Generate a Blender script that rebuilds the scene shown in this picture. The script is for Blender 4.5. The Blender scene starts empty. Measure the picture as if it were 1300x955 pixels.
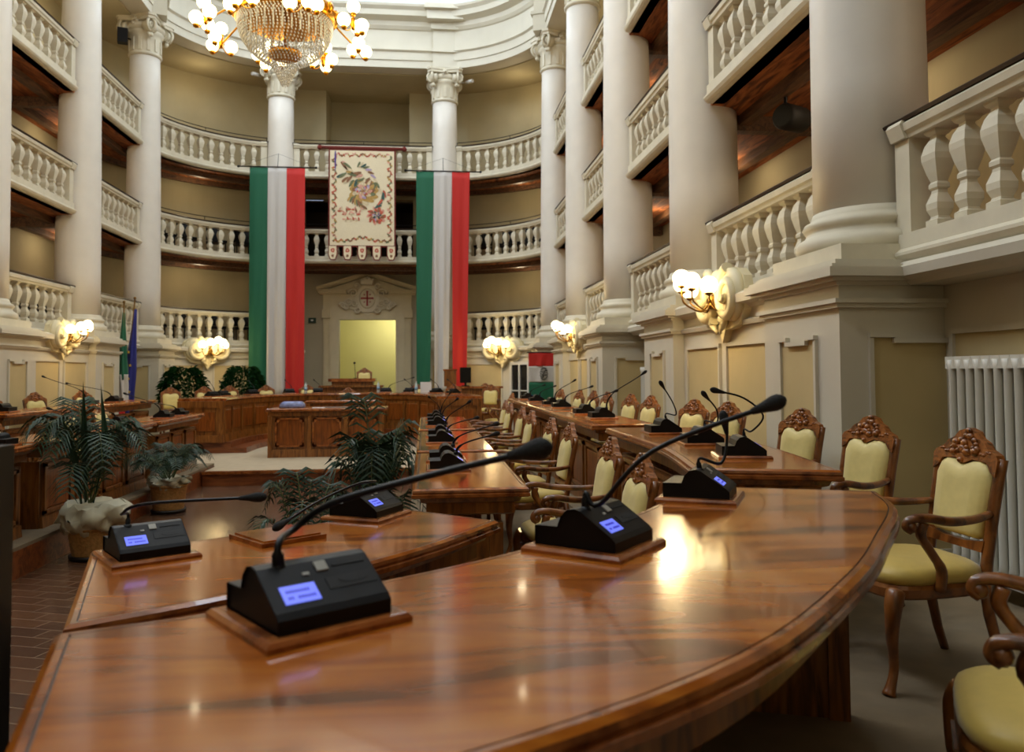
import bpy, math, random
from mathutils import Vector, Matrix
random.seed(7)
S = bpy.context.scene
COL = S.collection
PI = math.pi
# ------------------------------------------------------------------ camera
CAM = Vector((1.70, 0.0, 1.38))
yaw, pitch, roll = math.radians(6.215), math.radians(2.33), math.radians(.346)
fw = Vector((math.sin(yaw)*math.cos(pitch), math.cos(yaw)*math.cos(pitch), math.sin(pitch)))
r0 = Vector((math.cos(yaw), -math.sin(yaw), 0)); u0 = r0.cross(fw)
upv = u0*math.cos(roll)+r0*math.sin(roll); rtv = r0*math.cos(roll)-u0*math.sin(roll)
cd = bpy.data.cameras.new('camera'); cam = bpy.data.objects.new('camera', cd); COL.objects.link(cam)
M4 = Matrix(((rtv.x, upv.x, -fw.x, CAM.x), (rtv.y, upv.y, -fw.y, CAM.y), (rtv.z, upv.z, -fw.z, CAM.z), (0, 0, 0, 1)))
cam.matrix_world = M4
cd.sensor_fit = 'HORIZONTAL'; cd.sensor_width = 36.0; cd.lens = 1015/1300*36
cd.shift_y = -45/1300; cd.clip_start = .05; cd.clip_end = 200
cd.dof.use_dof = True; cd.dof.focus_distance = 4.2; cd.dof.aperture_fstop = 3.6
S.camera = cam
# ------------------------------------------------------------------ world, exposure, daylight
w = bpy.data.worlds.new('world'); S.world = w; w.use_nodes = True
bg = w.node_tree.nodes['Background']; bg.inputs[0].default_value = (.62, .75, 1, 1); bg.inputs[1].default_value = .5
S.view_settings.view_transform = 'Standard'; S.view_settings.look = 'None'
S.view_settings.exposure = EXPOSURE = 0.0; S.view_settings.gamma = 1.0; S.view_settings.use_curve_mapping = False
S.cycles.use_denoising = True; S.cycles.max_bounces = 7; S.cycles.diffuse_bounces = 4; S.cycles.glossy_bounces = 4
S.cycles.caustics_reflective = False; S.cycles.caustics_refractive = False; S.cycles.sample_clamp_indirect = 6
def area(name, loc, rot, sx, sy, power, col):
    l = bpy.data.lights.new(name, 'AREA'); l.shape = 'RECTANGLE'; l.size = sx; l.size_y = sy; l.energy = power; l.color = col
    o = bpy.data.objects.new(name, l); COL.objects.link(o); o.location = loc; o.rotation_euler = rot; return o
DAY = (.80, .89, 1.0)
DP = 390; GAL = 10
for i in range(5):                                   # daylight entering by the tall windows of the upper storey
    y = 1.5+i*4.4
    area('window_and_fill_light', (-4.7, y, 13.6), (0, math.radians(-62), 0), 2.6, 2.0, DP, DAY)
    area('window_and_fill_light', (4.7, y, 13.6), (0, math.radians(62), 0), 2.6, 2.0, DP*.55, DAY)
area('window_and_fill_light', (0, 22.1, 13.6), (math.radians(-62), 0, 0), 3.0, 2.6, DP*.4, DAY)
area('window_and_fill_light', (0, -2.8, 7.5), (math.radians(72), 0, 0), 5.0, 4.5, 60, DAY)  # added fill from behind the camera; the front wall has no window
for gy in (3.8, 7.4, 11.0, 14.5, 18.1):               # small warm lamps on the gallery ceilings
    for gs in (-1, 1):
        for gz in (4.2, 6.5, 9.0):
            gl = bpy.data.lights.new('gallery_lamp', 'POINT'); gl.energy = GAL; gl.color = (1, .80, .52); gl.shadow_soft_size = .12
            go = bpy.data.objects.new('gallery_lamp', gl); COL.objects.link(go); go.location = (gs*6.05, gy, gz)
for gx in (-3.9, 3.9):
    for gz in (4.15, 6.45, 9.3):
        gl = bpy.data.lights.new('gallery_lamp', 'POINT'); gl.energy = GAL; gl.color = (1, .8, .5); gl.shadow_soft_size = .12
        go = bpy.data.objects.new('gallery_lamp', gl); COL.objects.link(go); go.location = (gx*1.12, 22.3, gz)
# ------------------------------------------------------------------ materials
def newmat(name):
    m = bpy.data.materials.new(name); m.use_nodes = True
    return m, m.node_tree, m.node_tree.nodes['Principled BSDF']
def rgb(r, g, b):
    f = lambda c: (c/255/12.92 if c/255 <= .04045 else ((c/255+.055)/1.055)**2.4)
    return (f(r), f(g), f(b), 1)
def mat(name, col, rough=.6, metal=0, noise=0.0, nscale=6, bump=0, coat=0, emit=None, es=0, spec=.5, sheen=0):
    m, t, p = newmat(name)
    p.inputs['Base Color'].default_value = col; p.inputs['Roughness'].default_value = rough; p.inputs['Metallic'].default_value = metal
    p.inputs['Coat Weight'].default_value = coat; p.inputs['Coat Roughness'].default_value = .08
    p.inputs['Specular IOR Level'].default_value = spec; p.inputs['Sheen Weight'].default_value = sheen
    if emit: p.inputs['Emission Color'].default_value = emit; p.inputs['Emission Strength'].default_value = es
    if noise or bump:
        tc = t.nodes.new('ShaderNodeTexCoord'); n = t.nodes.new('ShaderNodeTexNoise'); n.inputs['Scale'].default_value = nscale
        n.inputs['Detail'].default_value = 5
        t.links.new(tc.outputs['Object'], n.inputs['Vector'])
        if noise:
            r = t.nodes.new('ShaderNodeValToRGB')
            r.color_ramp.elements[0].position = .3; r.color_ramp.elements[1].position = .7
            a = tuple(c*(1-noise) for c in col[:3])+(1,); b = tuple(min(1, c*(1+noise*.6)) for c in col[:3])+(1,)
            r.color_ramp.elements[0].color = a; r.color_ramp.elements[1].color = b
            t.links.new(n.outputs['Fac'], r.inputs[0]); t.links.new(r.outputs[0], p.inputs['Base Color'])
        if bump:
            bm = t.nodes.new('ShaderNodeBump'); bm.inputs['Strength'].default_value = bump; bm.inputs['Distance'].default_value = .01
            t.links.new(n.outputs['Fac'], bm.inputs['Height']); t.links.new(bm.outputs[0], p.inputs['Normal'])
    return m
def wood(name, dark, mid, light, rough=.3, scale=(1, 12, 12), coat=.0, freq=2.2, rot=0, bump=0.0):
    m, t, p = newmat(name)
    tc = t.nodes.new('ShaderNodeTexCoord'); mp = t.nodes.new('ShaderNodeMapping')
    mp.inputs['Scale'].default_value = scale; mp.inputs['Rotation'].default_value = (0, 0, rot)
    n1 = t.nodes.new('ShaderNodeTexNoise'); n1.inputs['Scale'].default_value = freq; n1.inputs['Detail'].default_value = 6; n1.inputs['Distortion'].default_value = 1.1
    r = t.nodes.new('ShaderNodeValToRGB'); r.color_ramp.elements[0].position = .32; r.color_ramp.elements[0].color = dark
    r.color_ramp.elements[1].position = .72; r.color_ramp.elements[1].color = light
    e = r.color_ramp.elements.new(.5); e.color = mid
    t.links.new(tc.outputs['Object'], mp.inputs[0]); t.links.new(mp.outputs[0], n1.inputs['Vector'])
    t.links.new(n1.outputs['Fac'], r.inputs[0]); t.links.new(r.outputs[0], p.inputs['Base Color'])
    p.inputs['Roughness'].default_value = rough; p.inputs['Coat Weight'].default_value = coat; p.inputs['Coat Roughness'].default_value = .06
    return m
COLUMN = mat('column_plaster', rgb(228, 222, 212), .45, noise=.05, nscale=2.5)
STONE = mat('carved_plaster', rgb(214, 206, 184), .6, noise=.08, nscale=5)
FRAME = mat('wall_frame_plaster', rgb(205, 198, 180), .6, noise=.04, nscale=3)
PANEL = mat('ochre_wall_panel', rgb(196, 176, 128), .65, noise=.08, nscale=2)
GWALL = mat('gallery_wall_plaster', rgb(190, 178, 142), .75, noise=.1, nscale=1.2)
DOORWALL = mat('grey_door_wall', rgb(176, 168, 146), .75, noise=.06, nscale=1.5)
ENTAB = mat('entablature_plaster', rgb(212, 206, 188), .6, noise=.04, nscale=2)
UPPER = mat('upper_wall_plaster', rgb(205, 212, 216), .7)
CEIL = mat('ceiling_plaster', rgb(220, 216, 205), .8)
SOFFIT = wood('gallery_ceiling_wood', rgb(84, 46, 22), rgb(146, 84, 42), rgb(182, 112, 58), .85, scale=(6, 1, 6), freq=2)
BEAM = wood('beam_wood', rgb(60, 38, 22), rgb(92, 62, 38), rgb(120, 82, 52), .6, scale=(8, 1, 8))
DARKRAIL = mat('dark_rail', rgb(52, 38, 28), .4)
IRON = mat('black_iron', rgb(22, 22, 24), .45, metal=.6)
TOPW = wood('varnished_walnut_top', rgb(86, 40, 8), rgb(158, 84, 22), rgb(190, 118, 40), .17, scale=(1.0, 5, 5), coat=.3, freq=1.5, rot=.75)
TOPW2 = wood('varnished_walnut_top_straight', rgb(110, 54, 14), rgb(180, 98, 30), rgb(208, 132, 54), .16, scale=(7, 1.0, 9), coat=.35, freq=1.6)
EDGEW = wood('desk_edge_wood', rgb(92, 44, 18), rgb(146, 82, 38), rgb(176, 108, 54), .22, scale=(4, 4, 4), coat=.4)
BODYW = wood('desk_body_wood', rgb(76, 42, 14), rgb(128, 77, 30), rgb(156, 101, 46), .32, scale=(9, 9, 1.2), coat=.25)
PANELW = wood('desk_panel_wood', rgb(84, 42, 12), rgb(130, 68, 22), rgb(152, 86, 32), .28, scale=(10, 10, 1.0), coat=.3)
INLAY = mat('dark_inlay_line', rgb(30, 14, 6), .4)
CHAIRW = wood('chair_walnut', rgb(70, 36, 14), rgb(122, 70, 28), rgb(152, 92, 40), .3, scale=(6, 6, 3), coat=.3)
CARVE = wood('carved_crest_wood', rgb(64, 32, 10), rgb(140, 80, 30), rgb(176, 108, 48), .35, scale=(14, 14, 14), coat=.2)
FABRIC = mat('cream_gold_satin', rgb(222, 202, 128), .5, noise=.05, nscale=30, sheen=.3)
SEATF = mat('gold_satin_seat', rgb(206, 176, 84), .45, noise=.05, nscale=30, sheen=.3)
BLACK = mat('black_plastic', rgb(9, 9, 10), .48, spec=.25)
BLACK2 = mat('matte_black_grille', rgb(8, 8, 9), .7)
GREYTOP = mat('dark_grey_plastic', rgb(44, 46, 46), .35)
FOAM = mat('black_foam', rgb(14, 14, 15), .85, bump=.4, nscale=200)
LCD = mat('blue_lcd', rgb(40, 50, 200), .3, emit=rgb(120, 135, 250), es=.9)
LCDT = mat('lcd_text', rgb(30, 30, 150), .3, emit=rgb(50, 50, 190), es=.6)
GREYB = mat('grey_button', rgb(150, 148, 138), .4)
CARPET = mat('beige_carpet', rgb(128, 112, 88), .95, noise=.12, nscale=8, bump=.3)
PCARPET = mat('podium_carpet', rgb(176, 160, 134), .95, noise=.08, nscale=8, bump=.2)
STEPW = wood('step_wood', rgb(84, 42, 20), rgb(126, 68, 34), rgb(150, 88, 46), .35, scale=(1, 6, 6), coat=.2)
RADIATOR = mat('radiator_enamel', rgb(204, 200, 188), .35)
BRASS = mat('polished_brass', rgb(226, 160, 50), .22, metal=1)
OLDBRASS = mat('aged_brass', rgb(130, 96, 44), .35, metal=1)
GLOBE = mat('lit_opal_globe', (1, .95, .8, 1), .3, emit=(1.0, .80, .42, 1), es=5.5)
CRYSTAL = mat('cut_crystal', rgb(222, 216, 200), .12, spec=1.0, emit=(1, .9, .68, 1), es=.08)  # faint warm glow put into the crystal itself, which is no lamp
FG = mat('green_cloth', rgb(0, 92, 62), .7, sheen=.2)
FWH = mat('white_cloth', rgb(198, 194, 190), .7, sheen=.2)
FR = mat('red_cloth', rgb(190, 26, 14), .7, sheen=.2)
FB = mat('blue_cloth', rgb(24, 30, 120), .7, sheen=.2)
GOLDSTAR = mat('gold_print', rgb(230, 190, 60), .6)
EMBLEM = mat('emblem_ink', rgb(40, 42, 40), .8)
REDCROSS = mat('red_enamel', rgb(150, 24, 30), .5)
PAPER = mat('white_paper', rgb(215, 215, 215), .7)
GREEND = mat('dark_green_plastic', rgb(20, 60, 50), .5)
LEAF = mat('palm_leaf', rgb(28, 58, 34), .55, noise=.4, nscale=3)
LEAF2 = mat('shrub_leaf', rgb(20, 50, 18), .95, noise=.4, nscale=3, spec=.05)
STEMG = mat('plant_stem', rgb(74, 84, 40), .6)
SOIL = mat('soil', rgb(40, 28, 20), .9)
WICKER = mat('wicker', rgb(176, 132, 76), .6, noise=.3, nscale=40, bump=.6)
TULLE = mat('white_tulle', rgb(206, 202, 178), .8, noise=.05, nscale=10)
SAUCER = mat('black_saucer', rgb(16, 14, 14), .4)
DARKG = mat('dark_window_glass', rgb(20, 24, 28), .08)
WHITEF = mat('white_window_frame', rgb(208, 206, 200), .5)
YWALL = mat('yellow_corridor_wall', rgb(198, 194, 140), .8)
LABELB = mat('water_label', rgb(120, 160, 190), .5)
def tile_mat():
    m, t, p = newmat('terracotta_floor')
    tc = t.nodes.new('ShaderNodeTexCoord'); mp = t.nodes.new('ShaderNodeMapping'); mp.inputs['Rotation'].default_value = (0, 0, .35)
    b = t.nodes.new('ShaderNodeTexBrick'); b.inputs['Scale'].default_value = 1
    b.inputs['Brick Width'].default_value = .30; b.inputs['Row Height'].default_value = .15; b.inputs['Mortar Size'].default_value = .004
    b.inputs['Color1'].default_value = rgb(98, 66, 45); b.inputs['Color2'].default_value = rgb(76, 52, 38); b.inputs['Mortar'].default_value = rgb(124, 104, 84)
    t.links.new(tc.outputs['Object'], mp.inputs[0]); t.links.new(mp.outputs[0], b.inputs['Vector']); t.links.new(b.outputs['Color'], p.inputs['Base Color'])
    bp = t.nodes.new('ShaderNodeBump'); bp.inputs['Strength'].default_value = .35; bp.inputs['Distance'].default_value = .006
    n = t.nodes.new('ShaderNodeTexNoise'); n.inputs['Scale'].default_value = 7; t.links.new(tc.outputs['Object'], n.inputs['Vector'])
    t.links.new(n.outputs['Fac'], bp.inputs['Height']); t.links.new(bp.outputs[0], p.inputs['Normal'])
    p.inputs['Roughness'].default_value = .22
    return m
TILE = tile_mat()
# ------------------------------------------------------------------ mesh helpers
class MB:
    def __init__(s): s.v = []; s.f = []; s.mi = []; s.sm = []
    def add(s, vs, fs, mi=0, sm=False):
        b = len(s.v); s.v += [tuple(v) for v in vs]
        for f in fs: s.f.append(tuple(i+b for i in f)); s.mi.append(mi); s.sm.append(sm)
        return s
    def box(s, c, d, rz=0, mi=0, taper=1.0):
        x, y, z = d[0]/2, d[1]/2, d[2]/2; ca, sa = math.cos(rz), math.sin(rz); vs = []
        for k in (-1, 1):
            t = taper if k > 0 else 1
            for i, j in ((-1, -1), (1, -1), (1, 1), (-1, 1)):
                a, b = i*x*t, j*y*t; vs.append((c[0]+a*ca-b*sa, c[1]+a*sa+b*ca, c[2]+k*z))
        return s.add(vs, [(3, 2, 1, 0), (4, 5, 6, 7), (0, 1, 5, 4), (1, 2, 6, 5), (2, 3, 7, 6), (3, 0, 4, 7)], mi)
    def bbox(s, x0, x1, y0, y1, z0, z1, mi=0): return s.box(((x0+x1)/2, (y0+y1)/2, (z0+z1)/2), (x1-x0, y1-y0, z1-z0), 0, mi)
    def lathe(s, prof, c=(0, 0, 0), n=24, mi=0, sm=True, ph=0, sx=1, sy=1):
        vs = []; fs = []
        for r, z in prof:
            for k in range(n):
                a = 2*PI*k/n+ph; vs.append((c[0]+r*math.cos(a)*sx, c[1]+r*math.sin(a)*sy, c[2]+z))
        m = len(prof)
        for i in range(m-1):
            for k in range(n):
                k2 = (k+1) % n; fs.append((i*n+k, i*n+k2, (i+1)*n+k2, (i+1)*n+k))
        s.add(vs, fs, mi, sm)
        s.add(vs[:n], [tuple(range(n))[::-1]], mi); s.add(vs[-n:], [tuple(range(n))], mi); return s
    def tube(s, pts, r, n=8, mi=0, sm=True, flat=1.0):
        pts = [Vector(p) for p in pts]; m = len(pts); rr = r if isinstance(r, (list, tuple)) else [r]*m
        vs = []; fs = []; prev = None
        for i, p in enumerate(pts):
            t = (pts[min(i+1, m-1)]-pts[max(i-1, 0)]).normalized()
            if prev is None:
                a = Vector((0, 0, 1)) if abs(t.z) < .9 else Vector((1, 0, 0)); u = t.cross(a).normalized()
            else: u = (prev-t*prev.dot(t)).normalized()
            prev = u; v = t.cross(u)
            for k in range(n):
                a = 2*PI*k/n; vs.append(p+(u*math.cos(a)+v*math.sin(a)*flat)*rr[i])
        for i in range(m-1):
            for k in range(n):
                k2 = (k+1) % n; fs.append((i*n+k, i*n+k2, (i+1)*n+k2, (i+1)*n+k))
        s.add(vs, fs, mi, sm); s.add(vs[:n], [tuple(range(n))[::-1]], mi); s.add(vs[-n:], [tuple(range(n))], mi); return s
    def prism(s, poly, z0, z1, mi=0):
        n = len(poly); vs = [(p[0], p[1], z0) for p in poly]+[(p[0], p[1], z1) for p in poly]
        fs = [tuple(range(n))[::-1], tuple(range(n, 2*n))]+[(i, (i+1) % n, n+(i+1) % n, n+i) for i in range(n)]
        return s.add(vs, fs, mi)
    def slab(s, poly, T, th, mi=0):
        """flat outline poly (a,b) mapped by T(a,b,c) with thickness th along c"""
        n = len(poly); vs = [T(p[0], p[1], 0) for p in poly]+[T(p[0], p[1], th) for p in poly]
        fs = [tuple(range(n))[::-1], tuple(range(n, 2*n))]+[(i, (i+1) % n, n+(i+1) % n, n+i) for i in range(n)]
        return s.add(vs, fs, mi)
    def ball(s, c, r, n=12, mi=0, sz=1.0, sx=1.0, sy=1.0):
        pr = [(max(1e-4, r*math.sin(PI*i/(n//2+2))), -r*sz*math.cos(PI*i/(n//2+2))) for i in range(n//2+3)]
        return s.lathe(pr, c, n, mi, True, 0, sx, sy)
    def rings(s, rings, mi=0, sm=False, closed=True, caps=True, mis=None):
        n = len(rings[0]); vs = [v for r in rings for v in r]
        for i in range(len(rings)-1):
            fs = []
            for k in range(n if closed else n-1):
                k2 = (k+1) % n; fs.append((k, k2, n+k2, n+k))
            s.add(rings[i]+rings[i+1], fs, mis[i] if mis else mi, sm)
        if caps: s.add(rings[0], [tuple(range(n))[::-1]], mi); s.add(rings[-1], [tuple(range(n))], mis[-1] if mis else mi)
        return s
    def sweep(s, prof, path, mi=0, closed_prof=True):
        """prof: [(outward offset, z)], path: plan polyline"""
        cols = [[(p[0], p[1], z) for p in offset(path, o)] for o, z in prof]
        m = len(path); n = len(prof)
        rings = [[cols[j][i] for j in range(n)] for i in range(m)]
        return s.rings(rings, mi, False, closed_prof, closed_prof)
    def build(s, name, m, parent=None, loc=None, link=True):
        me = bpy.data.meshes.new(name)
        o3 = Vector(parent['_o']) if (parent is not None and '_o' in parent) else (Vector(loc) if loc else Vector((0, 0, 0)))
        me.from_pydata([tuple(Vector(v)-o3) for v in s.v], [], s.f)
        for q in (m if isinstance(m, (list, tuple)) else [m]): me.materials.append(q)
        for p, i, k in zip(me.polygons, s.mi, s.sm): p.material_index = i; p.use_smooth = k
        me.update(); me.validate()
        import bmesh
        b = bmesh.new(); b.from_mesh(me); bmesh.ops.remove_doubles(b, verts=b.verts, dist=1e-5); bmesh.ops.recalc_face_normals(b, faces=b.faces); b.to_mesh(me); b.free()
        o = bpy.data.objects.new(name, me); COL.objects.link(o)
        if parent is not None:
            o.parent = parent
            if '_o' in parent: o['_o'] = list(o3); 
        elif loc: o.location = loc
        return o
def offset(path, o):
    out = []
    n = len(path)
    for i, p in enumerate(path):
        a = Vector(path[max(i-1, 0)]+(0,)) if i > 0 else None
        pv = Vector((p[0], p[1], 0)); ns = []
        for q0, q1 in ((i-1, i), (i, i+1)):
            if 0 <= q0 and q1 < n:
                d = Vector((path[q1][0]-path[q0][0], path[q1][1]-path[q0][1], 0))
                if d.length > 1e-6: d.normalize(); ns.append(Vector((d.y, -d.x, 0)))
        if len(ns) == 2:
            m = (ns[0]+ns[1]).normalized(); m = m/max(.3, m.dot(ns[0]))
        else: m = ns[0]
        q = pv+m*o; out.append((q.x, q.y))
    return out
def root(name, loc, label=None, cat=None, group=None, rz=0, kind=None):
    o = bpy.data.objects.new(name, None); COL.objects.link(o); o.location = loc; o.rotation_euler = (0, 0, rz)
    o.empty_display_size = .1
    if rz == 0: o['_o'] = list(loc)
    tag(o, label, cat, group, kind); return o
def tag(o, label=None, cat=None, group=None, kind=None):
    if label: o['label'] = label
    if cat: o['category'] = cat
    if group: o['group'] = group
    if kind: o['kind'] = kind
    return o
def struct(name, mb, m, loc=None): return tag(mb.build(name, m, None, loc), kind='structure')
def copy_tree(o, parent=None):
    c = o.copy(); COL.objects.link(c)
    if parent is not None: c.parent = parent
    for ch in list(o.children): copy_tree(ch, c)
    return c
def lproto(name):          # prototype root at the origin: parts are given in local coordinates
    o = bpy.data.objects.new(name, None); COL.objects.link(o); o.empty_display_size = .1; return o
def first_or_copy(proto, used=[]):
    if proto.name in used: return copy_tree(proto)
    used.append(proto.name); return proto
def bez(p0, p1, p2, p3, n=10):
    p0, p1, p2, p3 = map(Vector, (p0, p1, p2, p3)); return [p0*(1-t)**3+p1*3*t*(1-t)**2+p2*3*t*t*(1-t)+p3*t**3 for t in [i/n for i in range(n+1)]]
def smooth(pts, n=5):      # Catmull-Rom
    P = [Vector(p) for p in pts]; P = [P[0]*2-P[1]]+P+[P[-1]*2-P[-2]]; out = []
    for i in range(1, len(P)-2):
        for k in range(n):
            t = k/n; a, b, c, d = P[i-1], P[i], P[i+1], P[i+2]
            out.append(.5*((2*b)+(c-a)*t+(2*a-5*b+4*c-d)*t*t+(3*b-a-3*c+d)*t**3))
    out.append(P[-2]); return out
# ------------------------------------------------------------------ plan of the hall
W_, YC, SP, Y0 = 5.01, 19.85, 3.566, 5.60
XB, YB = 2.267, 22.51
YN = -3.0
def arc(P0, P1, sag, n=14):
    P0, P1 = Vector(P0+(0,)), Vector(P1+(0,)); c = (P1-P0).length; R = c*c/(8*sag)+sag/2
    d = (P1-P0)/c; nn = Vector((d.y, -d.x, 0)); ctr = (P0+P1)/2-nn*(R-sag)
    a0 = math.atan2(P0.y-ctr.y, P0.x-ctr.x); a1 = math.atan2(P1.y-ctr.y, P1.x-ctr.x)
    while a1 < a0: a1 += 2*PI
    return [(ctr.x+R*math.cos(a0+(a1-a0)*i/n), ctr.y+R*math.sin(a0+(a1-a0)*i/n)) for i in range(n+1)]
ARC_R = arc((W_, YC), (XB, YB), .57)
ARC_L = [(-x, y) for x, y in ARC_R][::-1]
FULL = [(W_, YN)]+ARC_R+ARC_L+[(-W_, YN)]           # runs up the right side, round the back and down the left
def trim(path, a, b):
    """cut a metres off the start and b off the end of a polyline"""
    def cut(p, d):
        p = list(p)
        while d > 0 and len(p) > 1:
            L = math.dist(p[0], p[1])
            if L > d: t = d/L; p[0] = (p[0][0]+(p[1][0]-p[0][0])*t, p[0][1]+(p[1][1]-p[0][1])*t); break
            d -= L; p.pop(0)
        return p
    p = cut(path, a); return cut(p[::-1], b)[::-1]
def along(path, d):
    for a, b in zip(path, path[1:]):
        L = math.dist(a, b)
        if d <= L: t = d/L; return (a[0]+(b[0]-a[0])*t, a[1]+(b[1]-a[1])*t), math.atan2(b[1]-a[1], b[0]-a[0])
        d -= L
    return path[-1], math.atan2(path[-1][1]-path[-2][1], path[-1][0]-path[-2][0])
def plen(p): return sum(math.dist(a, b) for a, b in zip(p, p[1:]))
CY_ = [Y0+SP*i for i in range(4)]
CYL = [CY_[0], CY_[1], 12.82, CY_[3]]
"""
"""
# ------------------------------------------------------------------ floor, tiers, podium
FL = -.26
m = MB(); m.bbox(-7.2, 7.2, -4.2, 27.5, FL-.1, FL); struct('floor', m, TILE)
def tier(name, poly, z0, z1, carpet, label):
    r = root('floor_tier', (poly[0][0], poly[0][1], z0), kind='structure')
    MB().prism(poly, z0, z1-.03).build('riser', STEPW, r)
    MB().prism(poly, z1-.03, z1).build('carpet_surface', carpet, r)
    # nosing on top rim is part of riser
    return r
R1 = [(.55, -3), (6.8, -3), (6.8, 19.3), (3.0, 19.3), (3.0, 14.6), (1.55, 14.6), (1.55, 3.7), (.95, 3.15), (.40, 2.85), (.45, 2.2), (.55, 1.2)]
tier('seating_platform', R1, FL, 0, CARPET, 'low carpeted platform carrying the two rows of desks and armchairs beside the radiators')
O1 = [(1.9, -3), (6.75, -3), (6.75, 15.2), (3.04, 15.2), (3.04, 4.5), (2.78, 3.6), (2.62, 3.1), (2.35, 2.65), (1.85, 2.05), (1.45, 1.72), (1.0, 1.55), (1.0, .6)]
tier('upper_platform', O1, 0, .15, CARPET, 'raised carpeted step under the outer desks beside the grey wall radiators')
L1 = [(-6.7, 4), (-1.58, 4), (-1.58, 12.9), (-1.58, 13.0), (-2.3, 13.0), (-3.4, 15.5), (-3.4, 19.3), (-6.7, 19.3)]
tier('seating_platform', L1, FL, 0, CARPET, 'low wood-edged platform under the desks behind the two basket plants')
L2 = [(-6.68, 4), (-3.08, 4), (-3.08, 15.2), (-6.68, 15.2)]
tier('upper_platform', L2, 0, .15, CARPET, 'raised step under the outer desks near the two furled flags')
P1 = [(-1.56, 12.25), (1.53, 12.25), (1.53, 14.62), (2.98, 14.62), (2.98, 23.8), (-3.38, 23.8), (-3.38, 15.6), (-2.28, 13.05), (-1.56, 12.99)]
pr = root('floor_podium', (0, 12.3, FL), kind='structure')
MB().prism(P1, FL, -.09).build('riser', STEPW, pr)
MB().prism([(x, y) for x, y in P1], -.09, -.05).build('carpet_surface', PCARPET, pr)
MB().bbox(-1.56, 1.53, 12.22, 12.33, -.085, -.045).build('step_nosing', EDGEW, pr)
# ------------------------------------------------------------------ shell: outer walls
OUT = 1.66
WALLP = offset(FULL, OUT)
def wall_from(path, z0, z1, name, m, th=.2):
    mb = MB(); mb.sweep([(0, z0), (th, z0), (th, z1), (0, z1)], path); return struct(name, mb, m)
iR = 15      # FULL index of (XB,YB)
wr = WALLP[:iR+1]; wl = WALLP[-(iR+1):]
wall_from(wr, FL, 10.0, 'wall_right', GWALL); wall_from(wl, FL, 10.0, 'wall_left', GWALL)
# middle of the back wall with its openings
yb = wr[-1][1]; xb = wr[-1][0]
mb = MB()
def wallbox(x0, x1, z0, z1, mi=0): mb.bbox(x0, x1, yb, yb+.2, z0, z1, mi)
wallbox(-xb, -.83, FL, 4.5, 1); wallbox(.83, xb, FL, 4.5, 1); wallbox(-.83, .83, 3.0, 4.5, 1)
wallbox(-xb, -1.85, 4.5, 6.75); wallbox(1.35, xb, 4.5, 6.75); wallbox(-1.85, 1.35, 6.62, 6.75)
wallbox(-xb, -1.24, 6.75, 10.0); wallbox(1.24, xb, 6.75, 10.0)
struct('wall_back', mb, [GWALL, DOORWALL])
mb = MB(); mb.bbox(-1.24, 1.24, yb+1.3, yb+1.4, 6.7, 10); mb.bbox(-1.34, -1.24, yb+.2, yb+1.4, 6.7, 10); mb.bbox(1.24, 1.34, yb+.2, yb+1.4, 6.7, 10)
mb.bbox(-1.34, 1.34, yb+.2, yb+1.4, 6.6, 6.75); mb.bbox(-1.34, 1.34, yb, yb+1.4, 10, 10.1)
struct('wall_niche', mb, GWALL)
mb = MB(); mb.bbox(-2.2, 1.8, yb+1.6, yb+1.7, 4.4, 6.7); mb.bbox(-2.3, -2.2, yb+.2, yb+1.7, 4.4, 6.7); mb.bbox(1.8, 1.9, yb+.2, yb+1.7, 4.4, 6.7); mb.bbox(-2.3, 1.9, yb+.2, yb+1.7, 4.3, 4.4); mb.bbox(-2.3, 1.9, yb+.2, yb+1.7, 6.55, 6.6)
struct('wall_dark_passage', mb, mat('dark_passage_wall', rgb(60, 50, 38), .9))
mb = MB(); mb.bbox(-1.6, 1.6, 26.6, 26.7, FL, 3.6); mb.bbox(-1.7, -1.6, yb+.2, 26.7, FL, 3.6); mb.bbox(1.6, 1.7, yb+.2, 26.7, FL, 3.6); mb.bbox(-1.7, 1.7, yb+.2, 26.7, 3.6, 3.7)
struct('wall_corridor', mb, YWALL)
pl = bpy.data.lights.new('corridor_lamp', 'POINT'); pl.energy = 75; pl.color = (1, .94, .76); pl.shadow_soft_size = .15
po = bpy.data.objects.new('corridor_lamp', pl); COL.objects.link(po); po.location = (.9, 25.4, 3.1)
mb = MB(); mb.bbox(-6.9, 6.9, YN-.2, YN, FL, 15.2); struct('wall_front', mb, GWALL)
# dado wall below the first gallery
def dado(path, o, name):
    mb = MB(); mb.sweep([(o, FL), (o+.12, FL), (o+.12, 2.0), (o, 2.0)], path)
    return struct(name, mb, FRAME)
def panels(path, o, n, r_, z0=.35, z1=1.62, gap=.16, a=.12, b=.12, notch=False):
    """sunk ochre panels with a raised moulding, n of them along the wall line"""
    L = plen(path)-a-b; wd = L/n
    for k in range(n):
        q0 = a+k*wd+gap/2; q1 = a+(k+1)*wd-gap/2
        seg = trim(path, q0, plen(path)-q1)
        if len(seg) < 2: continue
        f = MB(); f.sweep([(o-.008, z0), (o+.02, z0), (o+.02, z1), (o-.008, z1)], seg); pp = f.build('wall_panel', PANEL, r_)
        f = MB(); t = .035
        for (za, zb) in ((z0-t, z0), (z1, z1+t)): f.sweep([(o-.03, za), (o+.01, za), (o+.01, zb), (o-.03, zb)], seg)
        for s_ in (trim(path, q0-t, plen(path)-q0), trim(path, q1, plen(path)-q1-t)):
            if len(s_) > 1: f.sweep([(o-.03, z0-t), (o+.01, z0-t), (o+.01, z1+t), (o-.03, z1+t)], s_)
        f.build('panel_moulding', FRAME, pp)
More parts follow.
